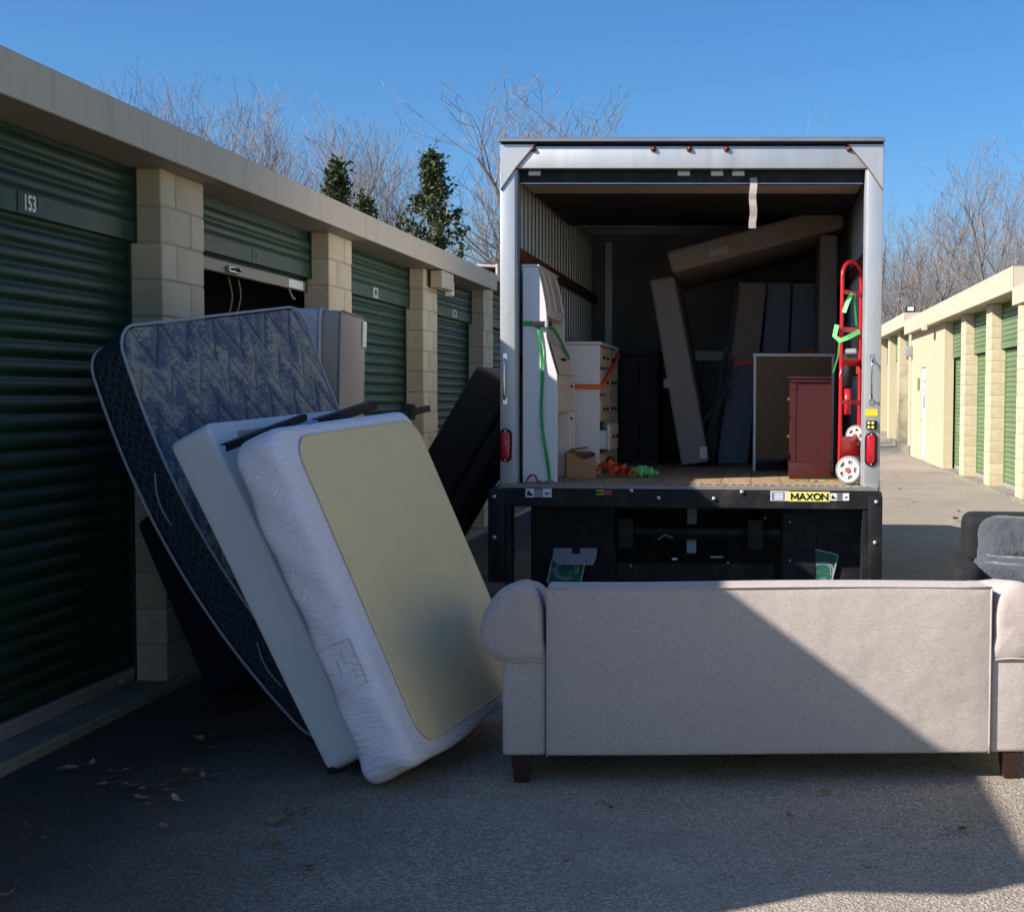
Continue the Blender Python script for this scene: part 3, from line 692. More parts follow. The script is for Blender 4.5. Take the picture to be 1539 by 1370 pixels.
MB().box(TX0+.001, TX1-.001, TY0+.122, TY1, 3.172, 3.19).build('roof_skin', MT['truckwhite'], TK)
for k in range(10):
    y = TY0+.5+.46*k
    MB().box(TX0+.03, TX1-.03, y-.02, y+.02, 3.115, 3.171).build('roof_bow', MT['alu2'], TK)
# roll-up door stowed under the roof
RD = MB().box(IX0+.02, IX1-.02, TY0+.10, TY0+.135, 2.935, 3.03).build('stowed_door_edge', MT['black'], TK, bevel=.004)
MB().box(IX0+.03, IX1-.03, TY0+.098, TY0+.10, 2.938, 2.944).build('edge_seal', MT['bolt'], RD)
for k in range(5):
    y = TY0+.14+.46*k
    MB().box(IX0+.035, IX1-.035, y, y+.452, 2.945, 2.975).build('door_section', MT['doorpanel'] if k < 1 else MT['blackm'], RD, bevel=.003)
for px in (806, 1030, 1080, 1112): 
    p = onY(px, 262, TY0+.09); MB().box(p.x-.05, p.x+.03, TY0+.075, TY0+.099, 2.985, 3.018).build('door_hinge', MT['latch'], RD, bevel=.004)
for x in (IX0+.045, IX1-.045): MB().tube([(x,TY0+.2,2.99), (x,TY0+2.6,3.0), (x,TY1-.2,3.01)], .018, 6).build('overhead_track', MT['alu2'], TK)
p = onY(1132, 270, TY0+.07)
MB().ribbon([(p.x+.004*sin(i*1.3), TY0+.085-.05*min(1,i/3)+.004*sin(i*2.), 2.975-.036*i) for i in range(10)], (1,0,0), .046, .004).build('pull_strap', MT['strapw'], RD)
# floor
n = 12; wpl = (TX1-TX0-.06)/n; pl0 = None
for k in range(n):
    x = TX0+.03+wpl*k
    if pl0 is None: pl0 = MB().box(x+.0015, x+wpl-.0015, TY0+.16, TY1-.045, ZF-.035, ZF).build('floor_plank', MT['plank'], TK, bevel=.002)
    else: inst(pl0, 'floor_plank', ORG[pl0]+Vector((wpl*k,0,0)), TK)
MB().box(TX0+.02, TX1-.02, TY0+.165, TY1-.05, ZF-.10, ZF-.036).build('floor_frame', MT['black'], TK)
sl = MB().box(TX0+.012, TX1-.012, TY0-.045, TY0+.158, ZF-.03, ZF-.003).build('sill_plate', MT['tread'], TK, bevel=.003)
mb = MB()
for i in range(46):
    for j in range(3):
        cx_ = TX0+.06+.0505*i; cy_ = TY0-.02+.055*j; a = pi/4 if (i+j) % 2 else -pi/4
        mb.bar((cx_-.016*cos(a), cy_-.016*sin(a), ZF-.002), (cx_+.016*cos(a), cy_+.016*sin(a), ZF-.002), .008, .004)
tag(mb.build('tread_pattern', MT['tread'], sl), kind='stuff')
# liftgate
LG = MB().box(-1.70, .785, TY0-.07, TY0-.046, .885, .995).build('liftgate_bar', MT['black'], TK, bevel=.005)
MB().box(-1.70, .785, TY0-.046, TY0+.02, .96, .9965).build('liftgate_top_angle', MT['black'], TK, bevel=.004)
for xa, xb in ((-1.708, -1.60), (.70, .79)):
    co_ = MB().box(xa, xb, TY0-.074, TY0-.02, .40, .975).build('liftgate_column', MT['black'], TK, bevel=.012, seg=2)
    xi = xb if xa < 0 else xa-.035
    MB().box(xi, xi+.035, TY0-.062, TY0+.10, .25, .90).build('column_web', MT['black'], co_, bevel=.004)
def bolt(px, py, y, parent, r=.013):
    p = onY(px, py, y); mb = MB(); mb.s = True
    mb.tube([(p.x,y+.004,p.z), (p.x,y-.006,p.z), (p.x,y-.011,p.z)], [r,r,r*.55], 10); return mb.build('bolt_head', MT['bolt'], parent)
for px, py in ((743,746),(743,807),(1317,754),(1315,815),(949,737),(990,748),(1073,749),(1115,739)): bolt(px, py, TY0-.075, LG)
def plate(px0, py0, px1, py1, y, m, parent, name, t=.002, bevel=0):
    a = onY(px0, py0, y); c = onY(px1, py1, y)
    return MB().box(min(a.x,c.x), max(a.x,c.x), y-t, y, min(a.z,c.z), max(a.z,c.z)).build(name, m, parent, bevel=bevel), (a+c)/2
YL = TY0-.0705
# sticker groups on the bar
b0, c = plate(1186, 738.5, 1247, 753.5, YL, MT['yellow'], LG, 'maker_label')
LET = {'M': [[(0,0),(0,1),(.5,.25),(1,1),(1,0)]], 'A': [[(0,0),(.5,1),(1,0)],[(.2,.32),(.8,.32)]], 'X': [[(0,0),(1,1)],[(0,1),(1,0)]],
       'O': [[(.5+.5*sin(2*pi*i/14), .5+.5*cos(2*pi*i/14)) for i in range(15)]], 'N': [[(0,0),(0,1),(1,0),(1,1)]]}
xx = c.x-.113
for ch, wch in zip('MAXON', (.040,.036,.034,.040,.034)):
    mb = MB()
    for st in LET[ch]:
        for u0, u1 in zip(st, st[1:]):
            p0 = Vector((xx+u0[0]*wch, YL-.0035, c.z-.0185+u0[1]*.037)); p1 = Vector((xx+u1[0]*wch, YL-.0035, c.z-.0185+u1[1]*.037)); dd = (p1-p0).normalized()*.003
            mb.bar(p0-dd, p1+dd, .0022, .0085, (0,1,0)) if False else mb.ribbon([p0-dd, p1+dd], (0,0,1) if abs(dd.x) > abs(dd.z) else (1,0,0), .0095, .0022)
    mb.build('lettering', MT['ink'], b0); xx += wch+.0105
b0, c = plate(1158, 737.5, 1186, 752.5, YL, MT['labelp'], LG, 'instruction_label')
b1, c1_ = plate(1159.5, 739, 1179, 751.3, YL-.0022, MT['labelb'], b0, 'printed_panel', .001)
for k in range(3): plate(1164, 741+3.5*k, 1177, 743.2+3.5*k, YL-.0034, MT['labelw'], b1, 'printed_line', .0006)
def warning(parent, px0, py0, w, h, kind):
    b_, c_ = plate(px0, py0, px0+w, py0+h, YL, MT['labelw'], parent, 'warning_label')
    if kind == 0: pr = [(-.35,-.3),(.36,-.3),(.36,-.12),(.1,-.02),(-.1,.28),(-.3,.28)]
    else: pr = [(-.38,.18),(-.2,.02),(0,.05),(.2,.02),(.38,.26),(.22,-.1),(.05,-.14),(-.12,-.3),(-.2,-.1)]
    ww = w/FPX*9.2; MB().prism([(c_.x+u*ww, c_.z+v*ww) for u, v in pr], YL-.0035, YL-.0022, 1).build('pictogram', MT['ink'], b_)
warning(LG, 790, 734, 13, 13, 0); warning(LG, 816, 734, 13, 13, 1)
plate(803.5, 734.5, 815.5, 747, YL, MT['greymetal'], LG, 'warning_text_label', .001)
warning(LG, 1248, 741, 9.5, 11, 0); warning(LG, 1267, 741, 9, 11, 1)
b0, c = plate(1258, 741, 1266.5, 752, YL, MT['greymetal'], LG, 'warning_text_label', .001)
for k in range(3): plate(1259, 742.5+3*k, 1265.5, 744+3*k, YL-.0012, MT['ink'], b0, 'printed_line', .0006)
b0, c = plate(896, 736, 907.5, 743.5, YL, MT['labelg'], LG, 'capacity_label'); text('MAX', .024, MT['ink'], b0, (c.x, YL-.0035, c.z), (pi/2,0,0), 'lettering', sx=1.0, bold=.0012)
plate(907.5, 736, 919.5, 743.5, YL, MT['labelr'], LG, 'capacity_label')
# tail lights, handles, controls
for s, px, py in ((-1, 760, 669), (1, 1309, 675)):
    p = onY(px, py, TY0-.002); N = 24; hh, rr = .066, .041
    def stad(r, y): return [Vector((p.x+r*cos(2*pi*k/N), y, p.z+r*sin(2*pi*k/N)+(hh if sin(2*pi*k/N) >= 0 else -hh))) for k in range(N)]
    mb = MB(); mb.rings([stad(rr, TY0+.002), stad(rr, TY0-.010), stad(rr-.006, TY0-.013), stad(rr-.010, TY0-.004)])
    tl = mb.build('tail_light', MT['blackm'], TK)
    mb = MB(); mb.s = True; mb.rings([stad(rr-.012, TY0-.003), stad(rr-.012, TY0-.012), stad(rr-.020, TY0-.017)]); le = mb.build('lens', MT['redlens'], tl)
    for k in range(6):
        zz = p.z-.075+.03*k; MB().tube([(p.x+.010*(-1)**k, TY0-.0165, zz), (p.x+.010*(-1)**k, TY0-.019, zz)], .006, 8).build('lens_facet', MT['redlens'], le)
    for dz in (-.095, .095): bolt_ = MB().tube([(p.x,TY0-.008,p.z+dz), (p.x,TY0-.015,p.z+dz)], .006, 8).build('screw', MT['bolt'], tl)
    if s < 0: xh, za, zb = onY(759, 570, TY0).x, onY(759, 603, TY0).z, onY(759, 536, TY0).z
    else: xh, za, zb = onY(1310, 570, TY0).x, onY(1310, 604, TY0).z, onY(1310, 537, TY0).z
    mb = MB(); mb.s = True; mb.tube([(xh,TY0,za+.012),(xh,TY0-.03,za+.02),(xh,TY0-.042,za+.05),(xh,TY0-.042,zb-.05),(xh,TY0-.03,zb-.02),(xh,TY0,zb-.012)], .008, 8)
    gh = mb.build('grab_handle', MT['chrome'], TK)
    for z in (za, zb): MB().box(xh-.014, xh+.014, TY0-.006, TY0+.001, z-.022, z+.022).build('handle_mount', MT['chrome'], gh, bevel=.003)
plate(1301, 615, 1319, 625, TY0, MT['yellow2'], TK, 'yellow_sticker', .003)
cb, c = plate(1302, 632, 1318, 645, TY0, MT['black'], TK, 'control_box', .02, .003)
for dx in (-.02, .005):
    for dz in (-.013, .013): MB().tube([(c.x+dx,TY0-.019,c.z+dz), (c.x+dx,TY0-.027,c.z+dz)], .009, 10).build('control_button', MT['yellow'], cb)
# under the bed: folded platform, chassis, lamps
MB().box(-1.49, -.93, TY0+.30, TY0+.36, .30, .93).build('folded_platform', MT['black'], TK, bevel=.01)
MB().box(.165, .70, TY0+.26, TY0+.32, .22, .93).build('folded_platform', MT['black'], TK, bevel=.01)
rp = MB().box(.165, .385, TY0+.235, TY0+.259, .22, .84).build('access_panel', MT['black'], TK, bevel=.004)
for px, py in ((1187,784),(1187,842)): bolt(px, py, TY0+.232, rp, .008)
for xa, xb in ((-.90,-.80),(-.06,.04)): MB().box(xa, xb, TY0+.15, 17.0, .60, .80).build('chassis_rail', MT['black'], TK, bevel=.006)
for y in (9.75, 10.9, 12.0, 13.2): MB().box(-1.5, .65, y, y+.07, .83, .92).build('cross_member', MT['black'], TK)
MB().tube([(-.92,9.55,.70), (.16,9.55,.70)], .05, 12).build('lift_torsion_tube', MT['black'], TK, smooth=True)
for x in (-.70, -.16): MB().bar((x,9.55,.70), (x,9.95,.42), .05, .09).build('lift_arm', MT['black'], TK, bevel=.005)
MB().bar((-.43,9.7,.86), (-.43,9.6,.55), .06, .06).build('lift_cylinder', MT['greymetal'], TK)
MB().box(-.92, .12, 9.50, 9.53, .38, .50).build('bumper_step', MT['black'], TK, bevel=.005)
plate(1010, 838, 1018, 841, 9.49, MT['labelw'], TK, 'plate_lamp', .01)
plate(1068, 835, 1087, 838, 9.49, MT['greymetal'], TK, 'step_bracket', .01)
MB().box(-1.50, .66, 10.30, 10.33, .16, .93).build('shade_fill_panel', MT['blackm'], TK)  # added black sheet that closes the view through and keeps the underside dark
a = onY(1000, 806, 9.46); MB().tube([(a.x-.05,9.46,a.z-.02),(a.x,9.46,a.z+.012),(a.x+.05,9.46,a.z-.012)], .006, 5).build('air_hose', MT['rope'], TK)
for px, py in ((948,850),(1094,845),(1150,778)): bolt(px, py, 9.49, TK, .008)
# bent grey number-plate bracket and the two green mud-flap boards with a looping e
g0 = onY(865, 836, TY0+.18)
gp = MB().prism([(g0.x-.145,g0.z+.055),(g0.x+.140,g0.z+.055),(g0.x+.138,g0.z+.0),(g0.x+.115,g0.z-.055),(g0.x-.12,g0.z-.055),(g0.x-.145,g0.z-.03)], TY0+.18, TY0+.19, 1).build('plate_bracket', MT['greymetal'], TK)
MB().box(g0.x-.02, g0.x+.03, TY0+.17, TY0+.181, g0.z+.02, g0.z+.055).build('bracket_clip', MT['black'], gp)
for dx in (-.08, .07): MB().tube([(g0.x+dx,TY0+.181,g0.z-.03),(g0.x+dx,TY0+.178,g0.z-.03)], .006, 6).build('bolt_hole', MT['blackm'], gp)
def flap(cx_, cz_, y, w, h, rot):
    M_ = Matrix.Translation((cx_, y, cz_)) @ Matrix.Rotation(rot, 4, 'Y')
    o = MB().box(-w/2, w/2, -.006, .006, -h/2, h/2).xf(M_).build('mud_flap', MT['flapgreen'], TK)
    mb = MB()
    for p, q in (((-w/2,-h/2),(w/2,-h/2)),((w/2,-h/2),(w/2,h/2)),((w/2,h/2),(-w/2,h/2)),((-w/2,h/2),(-w/2,-h/2))): mb.bar((p[0],-.008,p[1]), (q[0],-.008,q[1]), .006, .009)
    mb.xf(M_).build('printed_border', MT['flapgrey'], o)
    for sc, dz in ((1.,0),(.80,.0)):
        pts = []
        for i in range(30):
            t_ = i/29; a_ = -.25+t_*5.6
            pts.append(Vector((.075*sc*cos(a_), -.0075, .062*sc*sin(a_)+.012*cos(a_)*sc)))
        pts = [Vector((-.075*sc,-.0075,-.016*sc)), Vector((0,-.0075,-.006*sc))]+pts
        if sc == 1.: pts = [Vector((-w*.46,-.0075,-.035)), Vector((-.11,-.0075,-.022))]+pts
        MB().ribbon(pts, (0,1,0), .003, .007 if sc == 1. else .005).xf(M_).build('emblem_stroke', MT['flapgrey'], o)
p = onY(852, 856, TY0+.225); flap(p.x, p.z, TY0+.22, .215, .215, radians(13))
p = onY(1239, 858, TY0+.252); flap(p.x-.02, p.z, TY0+.248, .16, .26, radians(13))
# wheels
def wheel(x, y, r=.40, w=.24, s=1):
    t_ = MB(); t_.s = True
    pr = [(r*.62,-w/2),(r*.9,-w/2),(r*.985,-w/2+.03),(r,-w/4),(r,w/4),(r*.985,w/2-.03),(r*.9,w/2),(r*.62,w/2)]; N = 32
    rg = [[Vector((x+u, y+q*cos(2*pi*k/N), .40+q*sin(2*pi*k/N))) for k in range(N)] for q, u in pr]
    t_.rings(rg, caps=False); ty = t_.build('wheel', MT['rubber'], TK)
    rm = MB(); rm.s = True; N = 24
    rm.rings([[Vector((x+u, y+q*cos(2*pi*k/N), .40+q*sin(2*pi*k/N))) for k in range(N)] for q, u in ((r*.62,-w/2),(r*.55,-w*.2),(r*.25,-w*.1),(r*.25,w*.1),(r*.55,w*.2),(r*.62,w/2))])
    rm.build('rim', MT['truckwhite'], ty)
for x in (-1.42, -1.14, .27, .55): wheel(x, 12.6)
for x in (-1.30, .44): wheel(x, 15.9)
MB().cyl((-1.3,12.6,.40), (.44,12.6,.40), .06, 10).build('axle', MT['black'], TK)
MB().tube([(-.43,12.4,.42),(-.43,12.6,.42),(-.43,12.8,.42)], [.10,.17,.10], 12).build('differential', MT['black'], TK, smooth=True)
# cab ahead of the box
cp = [(14.25,.55),(14.25,2.28),(14.6,2.34),(15.5,2.30),(16.2,1.55),(17.1,1.38),(17.3,1.15),(17.35,.50),(16.4,.50),(16.3,.86),(15.9,.95),(15.5,.86),(15.4,.50)]
cbd = MB().prism([(y,z) for y,z in cp], -1.44, .58, 0).build('cab', MT['truckwhite'], TK, bevel=.05, seg=2)
MB().prism([(15.56,2.22),(16.16,1.60),(16.18,1.62),(15.58,2.25)], -1.34, .48, 0).build('windscreen', MT['glass'], cbd)
for xa in (-1.447, .582): MB().prism([(14.5,1.55),(14.5,2.15),(15.45,2.15),(15.98,1.58)], xa, xa+.005, 0).build('side_window', MT['glass'], cbd)
for x in (-1.25, .39): MB().box(x-.14, x+.14, 17.30, 17.36, .82, 1.0).build('headlight', MT['labelw'], cbd, bevel=.02)
MB().box(-1.46, .60, 17.36, 17.46, .42, .66).build('front_bumper', MT['alud'], TK, bevel=.02)

# ================================================================== LOAD IN THE TRUCK
ZB = ZF+.002
# white secretary desk, its end panel at the sill
y0, y1 = 9.33, 10.22
def XZ(px, py, y): p = onY(px, py, y); return (p.x, p.z)
SD = thing('secretary_desk', 'white secretary desk with slanted flap standing sideways by the left post', 'desk', (-1.4, 9.8, ZB))
prof = [XZ(778,401,y0), XZ(808,401,y0), XZ(815,428,y0), XZ(820,455,y0), XZ(822,475,y0), XZ(821.5,505,y0), XZ(824,515,y0), XZ(831,540,y0), XZ(837.5,562,y0)]
xf_ = prof[-1][0]; xb_ = IX0+.045
prof = [(xb_, prof[0][1])] + prof[1:] + [(xf_, ZB), (xb_, ZB)]
for ya in (y0, y1-.025): MB().prism(prof, ya, ya+.025, 1).build('end_panel', MT['furn'], SD, bevel=.003)
MB().box(xb_, xb_+.012, y0+.026, y1-.026, ZB, prof[0][1]).build('back_panel', MT['furnc'], SD)
ztop = prof[1][1]; 
MB().box(xb_-.006, prof[1][0]+.012, y0-.008, y1+.008, ztop+.0005, ztop+.016).build('top', MT['furn'], SD, bevel=.004)
hp = prof[1:5]
for k, (za, zb, m_) in enumerate(((.16,.98,'furnc'),)):
    q = [(x-.012, z) for x, z in hp]; n_ = len(q)
    mb = MB(); mb.strip([Vector((x,y0+.028,z)) for x,z in q], [Vector((x,y1-.028,z)) for x,z in q]); mb.strip([Vector((x-.012,y0+.028,z)) for x,z in q], [Vector((x-.012,y1-.028,z)) for x,z in q])
    hd_ = mb.build('hutch_door', MT['furnc'], SD)
    for fr in (.30, .62): MB().ribbon([Vector((x+.004, y0+.03+(y1-y0-.06)*fr, z)) for x,z in q], (0,1,0), .035, .008).build('door_stile', MT['furn'], hd_)
    for i_ in (0, -1): MB().bar((q[i_][0]+.004,y0+.03,q[i_][1]-(.02 if i_==0 else -.03)), (q[i_][0]+.004,y1-.03,q[i_][1]-(.02 if i_==0 else -.03)), .05, .008, (1,0,0)).build('door_rail', MT['furn'], hd_)
MB().box(xb_+.013, prof[5][0]-.04, y0+.026, y1-.026, prof[5][1]-.10, prof[5][1]-.085).build('hutch_floor', MT['furnc'], SD)
a, c = prof[6], prof[8]
fl2 = MB().prism([(a[0]-.004,a[1]),(c[0]-.004,c[1]),(c[0]-.022,c[1]),(a[0]-.022,a[1])], y0+.03, y1-.03, 1).build('writing_flap', MT['furnc'], SD, bevel=.002)
MB().ribbon([Vector((a[0]+.001,y0+.06,a[1])), Vector((c[0]+.001,y0+.06,c[1]))], (0,1,0), .02, .004).build('flap_edge', MT['ink'], fl2)
for dy in (.40, .52): 
    mb = MB(); mb.s = True; pz = (a[1]+c[1])/2; pxx = (a[0]+c[0])/2; mb.tube([(pxx-.002,y0+dy,pz),(pxx+.014,y0+dy,pz+.004),(pxx+.02,y0+dy,pz+.005)], [.006,.012,.004], 8); mb.build('knob', MT['ink'], fl2)
zdr = onY(850, 618, 9.9).z
MB().box(xf_-.02, xf_-.003, y0+.03, y1-.03, zdr, c[1]-.004).build('drawer_front', MT['furnc'], SD, bevel=.003)
MB().box(xb_+.013, xf_-.004, y0+.62, y0+.64, ZB, zdr-.004).build('inner_divider', MT['furn'], SD)
MB().box(xf_-.05, xf_-.004, y0+.66, y1-.03, ZB, zdr-.004).build('cupboard_front', MT['furn'], SD, bevel=.003)
for z in (.4, .62): MB().tube([(xf_-.005,y0+.70,ZB+z),(xf_+.01,y0+.70,ZB+z)], .009, 8).build('knob', MT['ink'], SD)
# green ratchet strap over the desk
GS = thing('ratchet_strap', 'green ratchet strap cinched round the white secretary desk with buckle', 'strap', (-1.4, y0-.02, ZB))
zs = onY(800, 487, y0).z; ys_ = y0-.006; xr = XZ(822,487,y0)[0]+.004
MB().ribbon([(xb_,ys_,zs+.004),(xb_+.12,ys_,zs),(xr-.02,ys_,zs-.006),(xr,ys_,zs-.008)], (0,0,1), .03, .004).build('strap_band', MT['lime'], GS)
MB().ribbon([(xr+.003,ys_,zs-.008),(xr+.005,y0+.3,zs-.03),(xr+.02,y0+.62,zs-.12),(xr+.03,y1-.02,zs-.20)], (0,0,1), .03, .004).build('strap_band', MT['lime'], GS)
bk_ = MB().box(xb_+.07, xb_+.19, ys_-.028, ys_-.003, zs-.016, zs+.018).build('buckle', MT['ink'], GS, bevel=.006)
MB().tube([(xb_+.16,ys_-.03,zs-.02),(xb_+.16,ys_-.03,zs+.03)], .012, 10).build('ratchet_spool', MT['bolt'], bk_)
MB().ribbon([(xr-.06+.014*sin(i*.55)+.0045*i, ys_-.004-.004*abs(sin(i)), zs-.02-(zs-.03-ZB)*i/14) for i in range(15)], [(cos(.35*sin(i*.8)),sin(.35*sin(i*.8)),0) for i in range(15)], .021, .003).build('strap_tail', MT['lime'], GS)
MB().ribbon([(xr-.01+.04*i/3, ys_-.012-.01*i, ZB+.006+.004*(i % 2)) for i in range(5)], (0,1,0), .03, .004).build('strap_end', MT['lime'], GS)
HK = tag(MB().tube([(xb_+.03,y0-.05,ZB+.01),(xb_+.06,y0-.055,ZB+.05),(xb_+.09,y0-.05,ZB+.045),(xb_+.10,y0-.05,ZB+.01),(xb_+.13,y0-.045,ZB+.008)], [.006,.008,.008,.007,.005], 6).build('strap_hook', MT['labelr'], smooth=True),
   'small dark red strap hook lying on sill below secretary desk', 'hook')
# white chest of drawers
y0, y1 = 10.28, 11.6; xf_ = onY(901, 600, y0).x; xb_ = IX0+.05; zt = onY(880, 513, y0).z
WD = thing('dresser', 'white dresser with arched base strapped beside the secretary desk', 'dresser', ((xf_+xb_)/2, 10.9, ZB))
for ya in (y0, y1-.03): MB().box(xb_, xf_, ya, ya+.03, ZB, zt-.025).build('end_panel', MT['furn'], WD, bevel=.004)
MB().box(xb_, xf_+.012, y0-.012, y1+.012, zt-.024, zt).build('top', MT['furn'], WD, bevel=.006)
MB().box(xb_, xb_+.012, y0+.031, y1-.031, ZB+.1, zt-.026).build('back_panel', MT['furnc'], WD)
MB().box(xb_+.013, xf_-.03, y0+.031, y1-.031, ZB+.12, ZB+.14).build('bottom_shelf', MT['furnc'], WD)
zz = [ZB+.16, ZB+.36, ZB+.56, ZB+.75, zt-.03]
for k in range(4):
    for j in range(2):
        ya = y0+.04+(y1-y0-.08)*j/2; yb = ya+(y1-y0-.08)/2-.012; pull = .07 if (k == 0 and j == 0) else 0
        dr = MB().box(xf_-.02+pull, xf_+.002+pull, ya, yb, zz[k]+.012, zz[k+1]-.006).build('drawer', MT['furnc'], WD, bevel=.005)
        if pull: dr['label'] = 'lowest drawer pulled partly open'; MB().box(xf_-.16, xf_-.021+pull, ya+.02, yb-.02, zz[k]+.02, zz[k+1]-.05).build('drawer_box', MT['furn'], dr)
        for fy in (.3, .7): MB().tube([(xf_+pull,ya+(yb-ya)*fy,(zz[k]+zz[k+1])/2), (xf_+.018+pull,ya+(yb-ya)*fy,(zz[k]+zz[k+1])/2)], .012, 8).build('knob', MT['ink'], dr)
MB().box(xf_-.04, xf_, (y0+y1)/2-.012, (y0+y1)/2+.012, ZB+.14, zt-.026).build('centre_stile', MT['furn'], WD)
ap = [(y0+.031,ZB+.001),(y0+.031,ZB+.145),(y1-.031,ZB+.145),(y1-.031,ZB+.001),(y1-.12,ZB+.001)]+[(( y0+y1)/2+(.5*(y1-y0)-.12)*cos(pi*i/10), ZB+.001+.10*sin(pi*i/10)) for i in range(1,10)]+[(y0+.12,ZB+.001)]
MB().prism(ap, xf_-.02, xf_-.001, 0).build('arched_apron', MT['furn'], WD)
zs = onY(880, 581, y0).z
OS = tag(MB().ribbon([(xb_,y0-.016,zs),(xf_+.004,y0-.016,zs),(xf_+.016,y0+.05,zs+.005),(xf_+.02,y0+.5,zs+.10),(xf_+.022,y1-.05,zs+.26)], (0,0,1), .034, .004).build('tie_strap', MT['orange']),
    'flat orange strap stretched across the white dresser', 'strap')
# cardboard box
CB = thing('cardboard_box', 'small open cardboard box between the secretary desk and dresser', 'box', (-1.2, 9.95, ZB), radians(12), local=True)
p = onZ(866, 718, ZB); CB.location = (p.x+.005, p.y+.14, ZB); W_, D_, H_ = .20, .26, .165
MB().box(-W_/2, W_/2, -D_/2, D_/2, 0, .005).build('bottom', MT['card'], CB)
MB().prism([(-W_/2,.0055),(W_/2,.0055),(W_/2,H_*.93),(W_*.2,H_*.78),(-W_*.05,H_*.8),(-W_*.2,H_*.97),(-W_/2,H_)], -D_/2, -D_/2+.005, 1).build('front_panel', MT['card'], CB)
MB().box(-W_/2, W_/2, D_/2-.005, D_/2, .0055, H_*1.05).build('back_panel', MT['card'], CB)
for x in (-W_/2, W_/2-.005): MB().box(x, x+.005, -D_/2+.0055, D_/2-.0055, .0055, H_).build('side_panel', MT['cardd'], CB)
MB().prism([(-W_/2,H_+.002),(-W_*.2,H_+.02),(W_*.28,H_+.035),(W_*.28,H_+.039),(-W_*.2,H_+.025),(-W_/2,H_+.006)], -D_/2+.04, D_/2-.02, 1).build('lid_flap', MT['cardd'], CB)
# heaps of webbing
def heap(name, label, px, py, w, h, m_, seed):
    r = random.Random(seed); p = onZ(px, py, ZB); mb = MB()
    for k in range(9):
        a0 = r.uniform(0,6.28); L = w*r.uniform(.35,.55); pts = []; x, y = r.uniform(-w*.28,w*.28), r.uniform(-.06,.06)
        for i in range(14):
            a0 += r.uniform(-.7,.7); x += cos(a0)*L/13; y += sin(a0)*L/26; x = max(-w/2,min(w/2,x))
            env = max(.12, 1-(x/(w/2))**2)
            pts.append(Vector((p.x+x, p.y+y, ZB+.006+h*env*(k/9.)*.75+abs(sin(i*1.3+k))*h*.3*env)))
        mb.ribbon(pts, [(sin(i*.5+k), cos(i*.5+k), .8*sin(i*.9+k)) for i in range(14)], .050, .003)
    return tag(mb.build(name, m_, smooth=True), label, 'strap heap')
heap('webbing_heap', 'crumpled heap of orange webbing on truck floor before the dresser', 924, 716, .40, .11, MT['orange'], 4)
heap('webbing_heap', 'small crumpled heap of green webbing beside the orange webbing', 967, 716, .22, .06, MT['lime2'], 5)
# mattress that leans left, narrow edge towards the door
def slab(name, label, cat, corners4, y0, y1, m_, R=.03, group=None, lab=None):
    # upright soft slab: four corners (x,z) of its door-side narrow face, pushed back from y0 to y1
    cs = [Vector((x, 0, z)) for x, z in corners4]; n = 6
    o = thing(name, label, cat, (sum(c.x for c in cs)/4, (y0+y1)/2, min(c.z for c in cs)), group=group)
    mb = MB(); mb.prism([(c.x,c.z) for c in cs], y0, y1, 1); body = mb.build('mattress_body', m_, o, bevel=R, seg=3, smooth=True)
    return o, body
Y_ = 11.55
c4 = [XZ(1024,699,Y_), XZ(1066,693,Y_), XZ(1013,414,Y_), XZ(976,420,Y_)]
dz = min(c[1] for c in c4)-ZB-.003; c4 = [(x, z-dz*(1-(z-ZB)/1.6)) for x, z in c4]
o, body = slab('mattress', 'grey mattress on its side leaning left in the middle of the load', 'mattress', c4, Y_, Y_+1.35, MT['matgrey'])
hnd = XZ(1013,575,Y_); MB().bar((hnd[0]-.08,Y_-.006,hnd[1]-.008), (hnd[0]+.085,Y_-.006,hnd[1]+.008), .005, .07, (0,0,1)).build('handle_patch', MT['strapw'], body)
MB().box(c4[1][0]-.075, c4[1][0]-.02, Y_-.004, Y_-.001, c4[1][1]+.03, c4[1][1]+.12).build('care_tag', MT['labelw'], body)
# dark slanted slabs behind it
Y_ = 11.95
def px4(y, *pts): 
    c = [XZ(px,py,y) for px,py in pts]; m0 = min(q[1] for q in c); d_ = m0-ZB-.003
    return [(x, z-d_*(1-(z-m0)/1.7)) if z < m0+1.7 else (x,z) for x, z in c]
o, b_ = slab('box_spring', 'dark navy box spring with brown upper half band leaning behind the hardboard-backed dresser', 'box spring', px4(Y_, (1078,702),(1124,702),(1153,425),(1110,424)), Y_, Y_+1.35, MT['matslate'], .015)
ct = px4(Y_, (1078,702),(1124,702),(1153,425),(1110,424)); lo0, lo1, hi1, hi0 = [Vector((x,Y_-.004,z)) for x,z in ct]
MB().add([lo0.lerp(hi0,.56)+Vector((.006,0,0)), lo1.lerp(hi1,.56)-Vector((.006,0,0)), hi1-Vector((.02,0,.02)), hi0+Vector((.02,0,-.02))], [(0,1,2,3)]).build('brown_band', MT['matbrown'], b_)
tag(MB().ribbon([lo0.lerp(hi0,.545)+Vector((-.01,-.02,0)), lo1.lerp(hi1,.55)+Vector((.02,-.02,.03)), Vector((.25,Y_-.03,1.93)), Vector((.52,Y_-.03,1.97))], (0,0,1), .035, .004).build('tie_strap', MT['orange']), 'thin orange strap running behind the hardboard-backed dresser', 'strap')
Y2 = 12.0
slab('mattress', 'blue grey mattress edge with pale corner tag standing behind the dresser', 'mattress', px4(Y2, (1131,702),(1178,702),(1190,425),(1154,425)), Y2+.02, Y2+1.3, MT['matslate'], .02)
